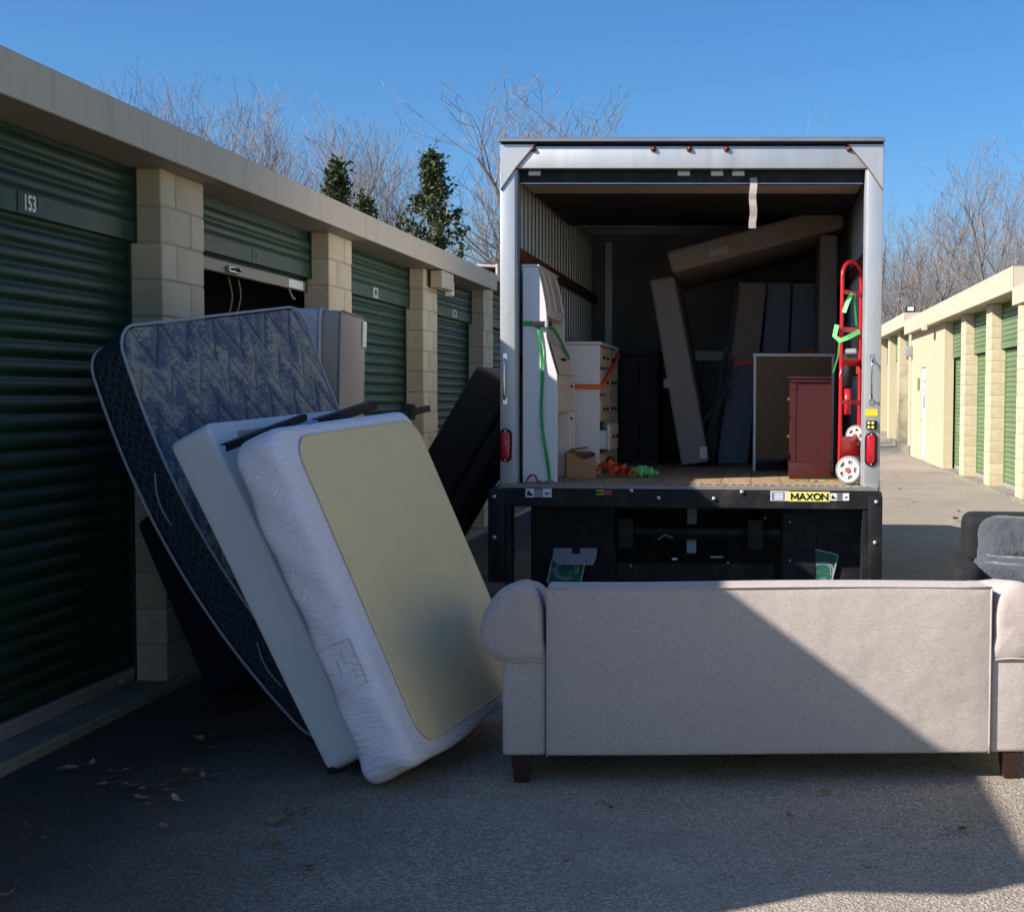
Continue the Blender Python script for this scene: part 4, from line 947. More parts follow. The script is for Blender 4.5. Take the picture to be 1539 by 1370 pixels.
slab('mattress', 'slate mattress edge standing between the tagged mattress and tall taupe mattress', 'mattress', px4(Y2, (1181,702),(1223,702),(1229,425),(1192,425)), Y2+.03, Y2+1.3, MT['matslate'], .02)
slab('mattress', 'tall taupe mattress on end below the tilted topmost mattress', 'mattress', px4(11.1, (1228,702),(1258,702),(1259,352),(1233,352)), 11.1, 12.0, MT['matbrown'], .02)
c4 = [XZ(1010,411,11.0), XZ(1271,341,11.0), XZ(1262,306,11.0), XZ(1001,378,11.0)]
o, b_ = slab('mattress', 'taupe mattress lying tilted on top of the whole load', 'mattress', c4, 11.0, 12.8, MT['matbrown'], .035)
hq = XZ(1080,378,11.0); MB().bar((hq[0]-.07,10.994,hq[1]-.02), (hq[0]+.07,10.994,hq[1]+.02), .005, .05, (0,0,1)).build('handle_patch', MT['strapw'], b_)
# black stacked crates / cabinet in shade on the left
y_ = 12.0
BC = thing('black_cabinet', 'tall black cabinet in shade beside the white dresser', 'cabinet', (-.9, 12.3, ZB))
xa, xb = XZ(931,600,y_)[0], XZ(990,600,y_)[0]; zt = XZ(950,527,y_)[1]
MB().box(xa, xb, y_, y_+.5, ZB, zt-.03).build('carcass', MT['blackm'], BC, bevel=.004); MB().box(xa-.01, xb+.01, y_-.015, y_+.51, zt-.029, zt).build('top', MT['black'], BC, bevel=.004)
for a_, c_ in ((xa+.012,(xa+xb)/2-.004), ((xa+xb)/2+.004,xb-.012)): MB().box(a_, c_, y_-.014, y_-.001, ZB+.04, zt-.05).build('cabinet_door', MT['blackm'], BC, bevel=.004)
# dismantled dark frame bars
BF = thing('bed_rails', 'bundle of dismantled black bed rails slanting behind the leaning mattress', 'bed rails', (-.2, 11.75, ZB))
for (p0, q0, dy) in (((1062,660),(1098,560),0), ((1064,690),(1092,520),.03), ((1052,640),(1096,585),.05), ((1070,700),(1108,430),.08), ((1073,640),(1102,540),-.03)):
    a_ = XZ(*p0,11.85); c_ = XZ(*q0,11.85); MB().bar((a_[0],11.8+dy,max(ZB+.03,a_[1])), (c_[0],11.8+dy,c_[1]), .03, .03).build('rail', MT['black'], BF)
# dresser with its hardboard back to the door
y_ = 10.93; xa, zt = XZ(1133,531,y_); xb = XZ(1254,531,y_)[0]
HB = thing('dresser', 'dresser turned to show its brown hardboard back and pale edges', 'dresser', ((xa+xb)/2, y_+.2, ZB))
MB().box(xa-.008, xb+.008, y_-.008, y_+.46, zt-.022, zt).build('top', MT['furn'], HB, bevel=.003)
for x in (xa, xb-.018): MB().box(x, x+.018, y_, y_+.44, ZB, zt-.0225).build('end_panel', MT['furn'], HB)
MB().box(xa+.0185, xb-.0185, y_+.006, y_+.012, ZB+.09, zt-.0225).build('back_panel', MT['hardboard'], HB)
for k in range(3): MB().box(xa+.025, xb-.025, y_+.42, y_+.44, ZB+.12+.25*k, ZB+.35+.25*k).build('drawer', MT['furn'], HB)
# cherry nightstand
y_ = 9.97; xa, zt = XZ(1191,566,y_); xb = XZ(1250,566,y_)[0]
CN = thing('nightstand', 'cherry wood nightstand with moulded top and plinth', 'nightstand', ((xa+xb)/2, y_+.2, ZB))
MB().box(xa-.028, xb+.005, y_-.018, y_+.47, zt-.014, zt).build('top', MT['cherry'], CN, bevel=.005, seg=2)
MB().box(xa-.014, xb+.001, y_-.008, y_+.46, zt-.040, zt-.0145).build('top_moulding', MT['cherry'], CN, bevel=.008, seg=2)
MB().box(xa+.004, xb-.004, y_+.006, y_+.45, ZB+.11, zt-.041).build('carcass', MT['cherry'], CN, bevel=.003)
MB().box(xa-.004, xa+.028, y_, y_+.04, ZB+.115, zt-.0415).build('corner_post', MT['cherry'], CN, bevel=.004)
MB().box(xb-.02, xb+.002, y_+.001, y_+.04, ZB+.115, zt-.0415).build('corner_post', MT['cherry'], CN, bevel=.004)
MB().box(xa-.018, xb+.004, y_-.014, y_+.46, ZB, ZB+.112).build('plinth', MT['cherry'], CN, bevel=.006, seg=2)
MB().box(xa-.006, xa+.03, y_-.004, y_+.02, zt-.085, zt-.042).build('post_capital', MT['cherry'], CN, bevel=.004)
for k in range(2): 
    d_ = MB().box(xa-.012, xa+.003, y_+.06, y_+.42, ZB+.16+.26*k, ZB+.40+.26*k).build('drawer', MT['cherry'], CN, bevel=.004)
    MB().tube([(xa-.012,y_+.24,ZB+.28+.26*k),(xa-.028,y_+.24,ZB+.28+.26*k)], .010, 8).build('knob', MT['rust'], d_)
# red appliance dolly by the right post
ax_ = Vector((.47,.88,0)).normalized(); nrm = Vector((.88,-.47,0))
nb = onY(1262, 700, 9.50); A0 = Vector((nb.x-.002, 9.50, ZB)); wd_ = .30; B0 = A0+ax_*wd_
DY = thing('hand_truck', 'red appliance hand truck with grey spoked wheel strapped at right wall', 'hand truck', tuple((A0+B0)/2))
zt = onY(1280, 393, 9.6).z; zr = zt-.10; lean = Vector((-.0,0,0))
top_l = onY(1266, 430, 9.50); lx = top_l.x-A0.x
def rp_(base, z): return base+Vector((lx*(z-ZB)/1.4, 0, z-ZB))
pts = [rp_(A0, ZB+.06)]+[rp_(A0, ZB+.06+(zr-ZB-.06)*i/6) for i in range(1,7)]
arc = []
pa, pb = rp_(A0, zr), rp_(B0, zr); mid = (pa+pb)/2
for i in range(1,10):
    a_ = pi-pi*i/10; arc.append(mid+(pb-pa)/2*cos(a_)+Vector((0,0,.10*sin(a_))))
pts = pts+arc+[rp_(B0, zr-(zr-ZB-.06)*i/6) for i in range(0,7)]
mb = MB(); mb.s = True; mb.tube(pts, .0125, 8); mb.build('frame_tube', MT['dolly'], DY)
for py_, hh in ((440,.03),(496,.035),(504,.02),(544,.05),(604,.025)):
    z = onY(1278, py_, 9.6).z; MB().bar(rp_(A0,z), rp_(B0,z), .014, hh).build('cross_bar', MT['dolly'], DY, bevel=.003)
mb = MB(); c0 = rp_(A0, ZB+.07); c1 = rp_(B0, ZB+.07); dz_ = onY(1275,656,9.5).z-ZB
mb.add([c0, c1, rp_(B0,ZB+dz_), rp_(A0,ZB+dz_)]+[p+nrm*.006 for p in (c0, c1, rp_(B0,ZB+dz_), rp_(A0,ZB+dz_))], [(0,1,2,3),(7,6,5,4),(0,4,5,1),(1,5,6,2),(2,6,7,3),(3,7,4,0)]); mb.build('toe_plate', MT['dolly'], DY)
mcz = onY(1274, 600, 9.6).z; mm = (A0+B0)/2
mb = MB(); mb.s = True; mb.tube([rp_(mm,mcz-.10)-nrm*.02, rp_(mm,mcz+.07)-nrm*.02], .022, 12); mb.build('motor_sleeve', MT['dolly'], DY)
mb = MB(); mb.s = True; mb.tube([rp_(mm,mcz+.08)-nrm*.02, rp_(mm,mcz+.20)-nrm*.02, rp_(mm,mcz+.30)-nrm*.03], [.030,.034,.022], 12); mb.build('black_boot', MT['blackm'], DY)
def star_wheel(c, r, name, parent):
    a = ax_; u = Vector((0,0,1)); v = a.cross(u).normalized(); N = 28
    def ring(q, o): return [c+a*o+(v*cos(2*pi*k/N)+u*sin(2*pi*k/N))*q for k in range(N)]
    t_ = MB(); t_.s = True; t_.rings([ring(r*.84,-.022), ring(r*.97,-.022), ring(r,-.012), ring(r,.012), ring(r*.97,.022), ring(r*.84,.022)], caps=False); w_ = t_.build(name, MT['greyrub'], parent)
    t_ = MB(); t_.rings([ring(r*.84,-.020), ring(r*.70,-.020), ring(r*.70,.02), ring(r*.84,.02)], caps=False); t_.build('rim', MT['wheelw'], w_)
    t_ = MB(); t_.rings([ring(r*.71,-.004), ring(r*.71,.004)]); t_.build('web', MT['greyrub'], w_)
    for k in range(5):
        b0_ = 2*pi*k/5+.3; d1 = v*cos(b0_)+u*sin(b0_); d2 = v*cos(b0_+.62)+u*sin(b0_+.62); dm_ = v*cos(b0_+.31)+u*sin(b0_+.31)
        P_ = [c+d1*r*.70, c+dm_*r*.74, c+d2*r*.70, c+dm_*r*.22]
        MB().add([p-a*.016 for p in P_]+[p-a*.003 for p in P_], [(0,1,2,3),(7,6,5,4),(0,4,5,1),(1,5,6,2),(2,6,7,3),(3,7,4,0)]).build('spoke', MT['wheelw'], w_)
    MB().cyl(c-a*.03, c+a*.03, r*.2, 12).build('hub', MT['labelr'], w_); MB().cyl(c-a*.018, c-a*.004, r*.42, 20).build('hub_plate', MT['wheelw'], w_)
    return w_
wc = onY(1276.5, 705, 9.40); star_wheel(Vector((wc.x, 9.40, ZB+.092)), .090, 'wheel', DY)
star_wheel(Vector((wc.x+.034, 9.74, ZB+.092)), .090, 'wheel', DY)
wc2 = onY(1287, 650, 9.75); star_wheel(Vector((wc2.x,9.75,wc2.z-.02)), .07, 'stair_wheel', DY)
mb = MB(); mb.s = True; q0 = rp_(A0, onY(1262,553,9.5).z); mb.tube([q0+Vector((0,-.015,.0)), q0+Vector((.0,-.03,-.02)), q0+Vector((-.012,-.03,-.05)), q0+Vector((.0,-.02,-.075))], .004, 6); mb.build('wire_clip', MT['bolt'], DY)
zg = onY(1275, 478, 9.5).z
G2 = thing('ratchet_strap', 'pale green ratchet strap looped over the red hand truck', 'strap', tuple(rp_(A0, zg)))
a1 = onY(1279, 442, 9.6); a2 = onY(1268, 470, 9.5)
MB().ribbon([(a1.x,9.56,a1.z),(a2.x+.02,9.48,a2.z+.06),(a2.x,9.47,a2.z)], [(1,0,0),(1,-.2,0),(1,-.5,0)], .028, .003).build('strap_band', MT['lime2'], G2)
a3 = onY(1287, 490, 9.6); MB().ribbon([(a1.x+.02,9.57,a1.z),(a3.x-.01,9.58,a3.z+.1),(a3.x,9.58,a3.z)], (1,.3,0), .014, .003).build('strap_band', MT['lime'], G2)
k1 = onY(1258, 488, 9.46); k2 = onY(1257, 505, 9.46); k3 = onY(1262, 512, 9.46); k4 = onY(1292, 498, 9.5)
MB().ribbon([(k1.x,9.47,k1.z),(k2.x-.012,9.45,k2.z),(k3.x,9.445,k3.z),(k3.x+.05,9.45,k3.z+.02),(k4.x,9.48,k4.z)], [(1,0,.2),(1,0,.4),(.6,0,1),(0,0,1),(0,0,1)], .03, .003).build('strap_band', MT['lime2'], G2)
mb = MB(); k5 = onY(1252,560,9.46); mb.ribbon([(k3.x-.005,9.45,k3.z-.01),(k3.x-.01,9.45,k3.z-.1),(k5.x,9.45,k5.z)], (1,0,0), .010, .003); mb.build('strap_tail', MT['lime'], G2)
k6 = onY(1280, 528, 9.5); bb = MB().box(k6.x-.045, k6.x+.03, 9.47, 9.50, k6.z-.018, k6.z+.018).build('buckle', MT['bolt'], G2, bevel=.008)
MB().box(k6.x-.05, k6.x+.05, 9.51, 9.54, k6.z+.0, k6.z+.12).build('strap_winder', MT['blackm'], G2, bevel=.01)
# wood debris on the sill
for i, (px, py) in enumerate(((1210,722),(1225,724),(1240,722),(1256,721),(1270,725),(1195,722))):
    p = onZ(px, py, ZB); o = MB().prism([(-.025,-.006),(.02,-.008),(.028,.004),(-.018,.008)], 0, .006, 2).build('wood_chip', MT['leafdry'] if i % 2 else MT['lime'], None)
    o.location = (p.x, p.y, ZB+.004); o.rotation_euler = (0, 0, i*1.1); o.scale = (1.2,1.2,1)
    tag(o, 'loose chip of debris on the truck floor before the nightstand', 'debris', 'debris chips on the sill')

# ================================================================== MATTRESSES AND BOX SPRINGS LEANING ON THE LEFT UNITS
def lean(q, W, L, T):
    ax, ay, az, a, t_, r = q
    e = Vector((sin(a), cos(a), 0)); n0 = Vector((cos(a), -sin(a), 0)); z_ = Vector((0,0,1))
    up = z_*cos(t_)-n0*sin(t_); n_ = n0*cos(t_)+z_*sin(t_)
    e2 = e*cos(r)+up*sin(r); u2 = up*cos(r)-e*sin(r); A = Vector((ax,ay,az))
    low = min((A+e2*W*i+u2*L*j-n_*T*k).z for i in (0,1) for j in (0,1) for k in (0,1)); A.z -= low-.002
    o = A+e2*W/2-n_*T/2
    return Matrix(((e2.x,u2.x,n_.x,o.x),(e2.y,u2.y,n_.y,o.y),(e2.z,u2.z,n_.z,o.z),(0,0,0,1)))       # x across, y up the slope, z out of the face; origin mid bottom edge
def split(mb, pred):
    other = MB(); keep = MB()
    for f, mi, sm in zip(mb.f, mb.m, mb.sm):
        dst = other if pred([mb.v[i] for i in f]) else keep
        dst.s = sm; dst.add([mb.v[i] for i in f], [tuple(range(len(f)))])
    return keep, other
def weld(o):
    b_ = bmesh.new(); b_.from_mesh(o.data); bmesh.ops.remove_doubles(b_, verts=b_.verts, dist=.0004); bmesh.ops.recalc_face_normals(b_, faces=b_.faces)
    for f in b_.faces: f.smooth = True
    b_.to_mesh(o.data); b_.free(); return o
def outline(W, L, R, z, dx=0, dy=0, arc=8, m=12):
    hx, hy = W/2-R, L/2-R; pts = []
    cs = [(hx,hy,0),(-hx,hy,pi/2),(-hx,-hy,pi),(hx,-hy,1.5*pi)]
    for i,(x,y,a0) in enumerate(cs):
        for k in range(arc+1): a = a0+pi/2*k/arc; pts.append(Vector((dx+x+R*cos(a), dy+y+R*sin(a), z)))
        x2,y2,_ = cs[(i+1)%4]; a = a0+pi/2
        for k in range(1,m): pts.append(Vector((dx+x+(x2-x)*k/m+R*cos(a), dy+y+(y2-y)*k/m+R*sin(a), z)))
    return pts
def panel(W, L, R, z, dx, dy, t_=.004, bulge=0.):
    o = outline(W, L, R, z, dx, dy); c = Vector((dx,dy,z)); rg = []
    rg.append([p-Vector((0,0,t_)) for p in o])
    for q in (1,.97,.8,.6,.4,.2,.02): rg.append([c+(p-c)*q+Vector((0,0,bulge*(1-q*q)+(0 if q == 1 else .0006))) for p in o])
    mb = MB(); mb.s = True; mb.rings(rg); return mb
# tan-bottomed box spring in its loose lavender cover
W, L, T = 1.327, 1.50, .222
M1 = lean((-1.35, 5.70, .08, .213, .41, .052), W, L, T)
BX = thing('box_spring', 'box spring with tan underside and rippled lavender cover leaning beside the beige sofa', 'box spring', M=M1)
def soft(p):
    y = p.y; k = max(0, 1-(y+L/2)/.45)                                       # the cover hangs loose along the bottom
    wob = .006*sin(9*y+3*p.x)+.004*sin(23*y+5*p.x+40*p.z)
    q = Vector((p.x*(1+.004*sin(7*y)), p.y, p.z))
    if p.z < -.02: q.z -= .035*k*k+wob*.6; q.y -= .012*k
    if p.x < -W/2+.12: q.x -= .012*sin(pi*(p.z/T+.5))+wob
    if y < -L/2+.1: q.y += .01*sin(8*p.x)
    return q
mb = MB(); mb.s = True; mb.pillow(W, L, T, .10, .045, .004, soft, arc=8, m=26, caps=8, side=5, ea=5); mb.xf(Matrix.Translation((0,L/2,0)))
cov = mb.build('loose_cover', MT['lavender'], BX, smooth=True)
tanp = panel(1.17, 1.36, .11, T/2+.0085, .050, L/2+.004, bulge=.004).build('dust_cover', MT['tan'], BX, smooth=True)
mb = MB(); mb.s = True; mb.tube(outline(1.17, 1.36, .11, T/2+.0105, .050, L/2+.004), .0035, 5, closed=True); mb.build('stitched_edge', MT['tan'], tanp)
sp = MB()
for (xa,za),(xb,zb) in (((-.095,-.085),(.095,-.085)),((.095,-.085),(.095,.085)),((.095,.085),(-.095,.085)),((-.095,.085),(-.095,-.085))):
    sp.bar((-W/2-.0175-.004*sin(0), .50+xa, za*.9), (-W/2-.0175, .50+xb, zb*.9), .0018, .0018, (1,0,0))
st_ = sp.build('stitched_label', MT['greymetal'], BX)
for i, (yy, zz, ll) in enumerate(((.535,.02,.05),(.50,-.012,.075),(.46,.045,.04))): MB().bar((-W/2-.019,yy-ll/2,zz), (-W/2-.019,yy+ll/2,zz), .001, .003, (1,0,0)).build('printed_line', MT['greymetal'], st_)
# white box spring behind it
W, L, T = 1.254, 1.545, .20
M2 = lean((-1.613, 5.93, .084, .208, .467, .045), W, L, T)
BW = thing('box_spring', 'plain white box spring between the blue mattress and tan-bottomed box spring', 'box spring', M=M2)
mb = MB(); mb.s = True; mb.pillow(W, L, T, .045, .016, 0, lambda p: Vector((p.x+.003*sin(6*p.y), p.y, p.z+.002*sin(8*p.x))), arc=5, m=16, caps=6, side=3, ea=3); mb.xf(Matrix.Translation((0,L/2,0))); mb.build('fabric_cover', MT['boxwhite'], BW, smooth=True)
panel(.98, 1.44, .02, T/2+.003, .06, L/2, bulge=-.001).build('dust_cover', MT['beige_in'], BW, smooth=True)
for x in (-W/2+.03, W/2-.03): MB().box(x-.02, x+.02, -.004, .03, -T/2-.004, -T/2+.035).build('corner_guard', MT['blackm'], BW, bevel=.006)
MB().bar((-W/2-.001,.60,-T/2+.01), (-W/2-.001,.595,T/2-.01), .001, .002, (1,0,0)).build('cloth_seam', MT['greymetal'], BW)
# blue damask mattress, sagging
W, L, T = 1.454, 2.083, .215
M3 = lean((-1.817, 6.405, .108, .363, .53, .145), W, L, T)
BM = thing('mattress', 'blue damask mattress with pale piping and navy diamond-stitched sides', 'mattress', M=M3)
SAG = .155
def sag(p):
    q = (p.y-L/2)/(L/2); k = 1-q*q
    return Vector((p.x, p.y, p.z-SAG*k+.012*sin(3.2*p.x+1)*k))
mb = MB(); mb.s = True; mb.pillow(W, L, T, .12, .03, .012, None, arc=8, m=24, caps=12, side=4, ea=4); mb.xf(Matrix.Translation((0,L/2,0)))
side, top = split(mb, lambda vs_: all(v.z > T/2-.012 for v in vs_))
side.v = [sag(v) for v in side.v]; top.v = [sag(v) for v in top.v]
weld(side.build('border', MT['border'], BM)); qp = weld(top.build('quilted_panel', MT['damask'], BM))
for z in (T/2-.004, -T/2+.004):
    ol = outline(W+.004, L+.004, .12, z, 0, L/2, 10, 30); mb = MB(); mb.s = True; mb.tube([sag(p) for p in ol], .0072, 6, closed=True); mb.build('piping', MT['piping'], BM)
for yy in (1.32, .42):
    mb = MB(); mb.s = True; mb.tube([sag(Vector((-W/2-.004-.03*sin(pi*i/8), yy+.12-.24*i/8, .03-.05*i/8))) for i in range(9)], .0045, 6); mb.build('carry_handle', MT['piping'], BM)
# navy box spring low behind the blue mattress
W, L, T = 1.30, 1.0, .20
M4 = lean((-2.582, 7.132, .148, .273, .498, -.046), W, L, T)
NB = thing('box_spring', 'dark navy box spring propped low behind the blue mattress', 'box spring', M=M4)
mb = MB(); mb.s = True; mb.pillow(W, L, T, .05, .02, 0, None, arc=4, m=6, caps=3, side=2, ea=3); mb.xf(Matrix.Translation((0,L/2,0))); mb.build('fabric_cover', MT['navy'], NB, smooth=True)
panel(W-.2, L-.2, .03, -T/2-.001, 0, L/2).build('dust_cover', MT['blackm'], NB)
# two mattresses on end behind
def upright(label, px0, px1, py, y0, dep, rot, m_, mside, z1=None, lab=None):
    a = onY(px0, py, y0); c = onY(px1, py, y0); T_ = c.x-a.x; H = a.z-.004
    o = thing('mattress', label, 'mattress', M=Matrix.Translation(((a.x+c.x)/2, y0, .055)) @ Matrix.Rotation(rot, 4, 'Z') @ Matrix.Rotation(radians(1.5), 4, 'Y'))
    mb = MB(); mb.s = True; mb.pillow(dep, H-.055, T_, .06, .022, .004, None, arc=5, m=14, caps=5, side=3, ea=3)
    mb.xf(Matrix.Translation((0, dep/2, (H-.055)/2)) @ Matrix(((0,0,1,0),(1,0,0,0),(0,1,0,0),(0,0,0,1))))
    body = mb.build('mattress_body', m_, o, smooth=True)
    for sx_ in (-1, 1):
        pts = [Vector((sx_*(T_/2-.004), dep/2+p.x, (H-.055)/2+p.y)) for p in outline(dep, H-.055, .06, 0)]
        mb = MB(); mb.s = True; mb.tube(pts, .006, 5, closed=True); mb.build('piping', mside, o)
    return o, T_, H
MT['greybeige'] = mat('quilted_beige', (.44,.37,.31), .85, var=.08, scale=4, bump=.5, bscale=18, bdist=.012)
MT['palelav'] = mat('pale_lavender_cloth', (.55,.54,.60), .85, var=.08, bump=.3, bscale=60)
o, T_, H = upright('grey beige mattress standing on end between blue mattress and block pillar', 468, 498, 464, 8.20, .97, .125, MT['greybeige'], MT['matgrey'])
MB().box(T_/2+.003, T_/2+.012, .80, .95, H-.24, H-.075).build('corner_tag', MT['labelw'], o, bevel=.003)
upright('pale lavender mattress on end tucked behind top of blue mattress', 424, 466, 461, 8.12, .80, .14, MT['palelav'], MT['palelav'])
# folded bed frame resting on the box springs
FR = thing('metal_bedstead', 'folded black metal bed frame resting between the white and tan box springs', 'bed frame', (-1.95, 6.5, 1.42))
def angle_iron(p, q, w=.035):
    p = Vector(p); q = Vector(q); mb = MB(); mb.bar(p, q, w, .005); mb.bar(p+Vector((w*.42,0,-w/2)), q+Vector((w*.42,0,-w/2)), .005, w); return mb
angle_iron((-2.17,5.84,1.385), (-2.05,6.52,1.500), .028).build('rail', MT['black'], FR)
angle_iron((-2.03,6.62,1.475), (-1.905,7.16,1.560), .040).build('rail', MT['black'], FR)
angle_iron((-1.86,7.12,1.475), (-1.700,7.46,1.535), .028).build('rail', MT['black'], FR)
MB().bar((-2.06,6.30,1.425), (-1.75,7.34,1.475), .03, .02).build('side_rail', MT['black'], FR)
for p in ((-2.045,6.45,1.445), (-1.80,7.22,1.46)): MB().bar(p, (p[0]-.07,p[1]+.03,p[2]-.20), .03, .03).build('leg', MT['black'], FR)
MB().tube([(-1.955,6.98,1.50),(-1.955,6.98,1.47)], .012, 8).build('caster_stem', MT['bolt'], FR)
MB().box(-1.80, -1.74, 7.30, 7.36, 1.478, 1.545).build('rail_bracket', MT['black'], FR, bevel=.004)

# ================================================================== BLACK PIECE TIPPED UP AGAINST THE TRUCK
u = Vector((.51,0,.86)).normalized(); w_ = Vector((.86,0,-.51)).normalized(); yv = Vector((0,1,0))
TL = Vector((-2.03, 10.5, 1.856)); Lb, Tb, Db = 1.84, .44, .86
org = TL-u*Lb+w_*Tb/2+yv*Db/2
MS = Matrix(((w_.x,0,u.x,org.x),(w_.y,1,u.y,org.y),(w_.z,0,u.z,org.z),(0,0,0,1)))
low = min((MS @ Vector((x,0,0))).z for x in (-Tb/2,Tb/2)); MS[2][3] -= low-.003
BS = thing('tipped_sofa', 'black upholstered sofa tipped on end, leaning on side of truck box', 'sofa', M=MS)
MB().box(-Tb/2, Tb/2-.12, -Db/2, Db/2, 0, Lb).build('seat_base', MT['blackcloth'], BS, bevel=.05, seg=4)
MB().box(Tb/2-.118, Tb/2, -Db/2+.02, Db/2-.25, .14, Lb-.14).build('seat_cushion', MT['blackcloth'], BS, bevel=.04, seg=3)
MB().box(Tb/2-.117, Tb/2+.02, -Db/2, Db/2-.02, Lb-.13, Lb-.01).build('arm', MT['blackcloth'], BS, bevel=.04, seg=3)
MB().box(Tb/2-.117, Tb/2+.02, -Db/2, Db/2-.02, .06, .13).build('arm', MT['blackcloth'], BS, bevel=.03, seg=3)
MB().box(Tb/2-.117, Tb/2+.02, Db/2-.245, Db/2, .135, Lb-.135).build('backrest', MT['blackcloth'], BS, bevel=.04, seg=3)

# ================================================================== BEIGE SOFA, SEEN FROM BEHIND
a, c = Vector((-.961, 5.926, 0)), Vector((1.074, 6.119, 0)); rz = atan2(c.y-a.y, c.x-a.x)
SF = thing('sofa', 'beige linen sofa with rolled arms standing with its back to the lane', 'sofa', tuple((a+c)/2), rz, local=True)
yb = -.055                                                                    # plane of the back
def arm(s):
    # rolled arm: profile in x,z swept front to back with a soft drum-like back end
    raw = [(818,990),(818,955),(817,915),(812,888),(800,872),(785,866),(766,871),(748,884),(733,905),(724,930),(723,950),(730,970),(742,983),(757,990)]
    base = [Vector((1.022-(px-785)/362., .847-(py-866)/362.6)) for px, py in raw]; nb_ = len(base); prof = []
    for k in range(nb_):                                                          # Catmull-Rom through the outline points
        p0, p1, p2, p3 = (base[(k+d)%nb_] for d in (-1,0,1,2))
        for t_ in ((0,.5) if k < nb_-1 else (0,)):
            q = .5*((2*p1)+(p2-p0)*t_+(2*p0-5*p1+4*p2-p3)*t_*t_+(3*p1-p0-3*p2+p3)*t_**3); prof.append((s*q.x, q.y))
    cx_, cz_ = s*1.045, .68
    mb = MB(); mb.s = True; rg = []
    for y, sc in ((yb-.016,.30),(yb-.015,.62),(yb-.011,.82),(yb-.003,.93),(yb+.012,.98),(yb+.04,1.),(.30,1.01),(.60,1.0),(.78,1.02),(.80,.97),(.805,.6)):
        rg.append([Vector((cx_+(x-cx_)*sc, y+.003*sin(30*z+9*x), cz_+(z-cz_)*sc+.004*sin(6*y)-(.012+.13*max(0,y))*smooth01(.50,.80,z))) for x, z in prof])
    mb.rings(rg); o = mb.build('arm', MT['linen'], SF, smooth=True)
    q = [Vector((s*(1.022-(px-785)/362.), yb-.012, .847-(py-866)/362.6)) for px, py in ((752,888),(745,905),(742,925),(744,945),(750,965),(758,982))]
    mb = MB(); mb.s = True; mb.tube(q, .0035, 5); mb.build('arm_pleat', MT['linen'], o)
    pr = MB().box(min(s*.922,s*1.10), max(s*.922,s*1.10), yb+.002, .80, .118, .56).build('arm_base', MT['linen'], o, bevel=.018, seg=3)
    mb = MB(); mb.s = True; q = [Vector((s*(.93+.165*i/10), yb-.002-.004*sin(pi*i/10), .508+.006*sin(pi*i/10))) for i in range(11)]; mb.tube(q, .0045, 5); mb.build('arm_seam', MT['linen'], o)
    return o
arm(-1); arm(1)
# back: upright slab with boxed top edge and welted seams
mb = MB(); mb.s = True
def bk(p):
    x, y, z = p.x, p.z, p.y
    q = Vector((x, y, z)); e = (1-(x/.92)**2)
    q.y += -.010*e*(1-((z-.465)/.35)**2)*(1 if y < 0 else -1)+.0025*sin(5*x+2*z); q.z += .004*sin(3.1*x+.6)*(1 if z > .6 else 0)
    return q
mb.pillow(1.842, .698, .20, .018, .012, 0, None, arc=4, m=22, caps=10, side=3, ea=3)
mb.v = [bk(Vector((v.x, v.y+.467, v.z))) for v in mb.v]; mb.xf(Matrix.Translation((0, yb+.090, 0)))
bko = mb.build('backrest', MT['linen'], SF, smooth=True)
for (p, q) in (((-.916,.118),(-.916,.812)), ((.916,.118),(.916,.812)), ((-.916,.812),(.916,.812))):
    n_ = 14; mb = MB(); mb.s = True; mb.tube([(p[0]+(q[0]-p[0])*i/n_, yb-.011, p[1]+(q[1]-p[1])*i/n_+.004*sin(3.1*(p[0]+(q[0]-p[0])*i/n_)+.6)*(1 if p[1] == q[1] else 0)) for i in range(n_+1)], .0045, 6); mb.build('welt', MT['linen'], bko)
MB().box(-.918, .918, yb+.20, .80, .12, .31).build('seat_base', MT['linen'], SF, bevel=.02, seg=2)
for k in range(3): 
    mb = MB(); mb.s = True; mb.pillow(.60, .60, .15, .06, .05, .02); mb.xf(Matrix.Translation((-.606+.606*k, .50, .39))); mb.build('seat_cushion', MT['linen'], SF, smooth=True)
    mb = MB(); mb.s = True; mb.pillow(.59, .36, .16, .08, .06, .025); mb.xf(Matrix.Translation((-.606+.606*k, .29, .575)) @ Matrix.Rotation(radians(-78), 4, 'X')); mb.build('back_cushion', MT['linen'], SF, smooth=True)
for x in (-1.022, 1.022):
    for y in (.0, .70):
        mb = MB(); t0, t1 = .031, .044; mb.rings([[Vector((x+sx_*t0, y+sy_*t0, 0.001)) for sx_, sy_ in ((-1,-1),(1,-1),(1,1),(-1,1))], [Vector((x+sx_*t1, y+sy_*t1, .1175)) for sx_, sy_ in ((-1,-1),(1,-1),(1,1),(-1,1))]]); mb.build('leg', MT['legwood'], SF, bevel=.004)
MB().box(-.03, .03, .35, .41, .001, .1175).build('leg', MT['legwood'], SF, bevel=.004)

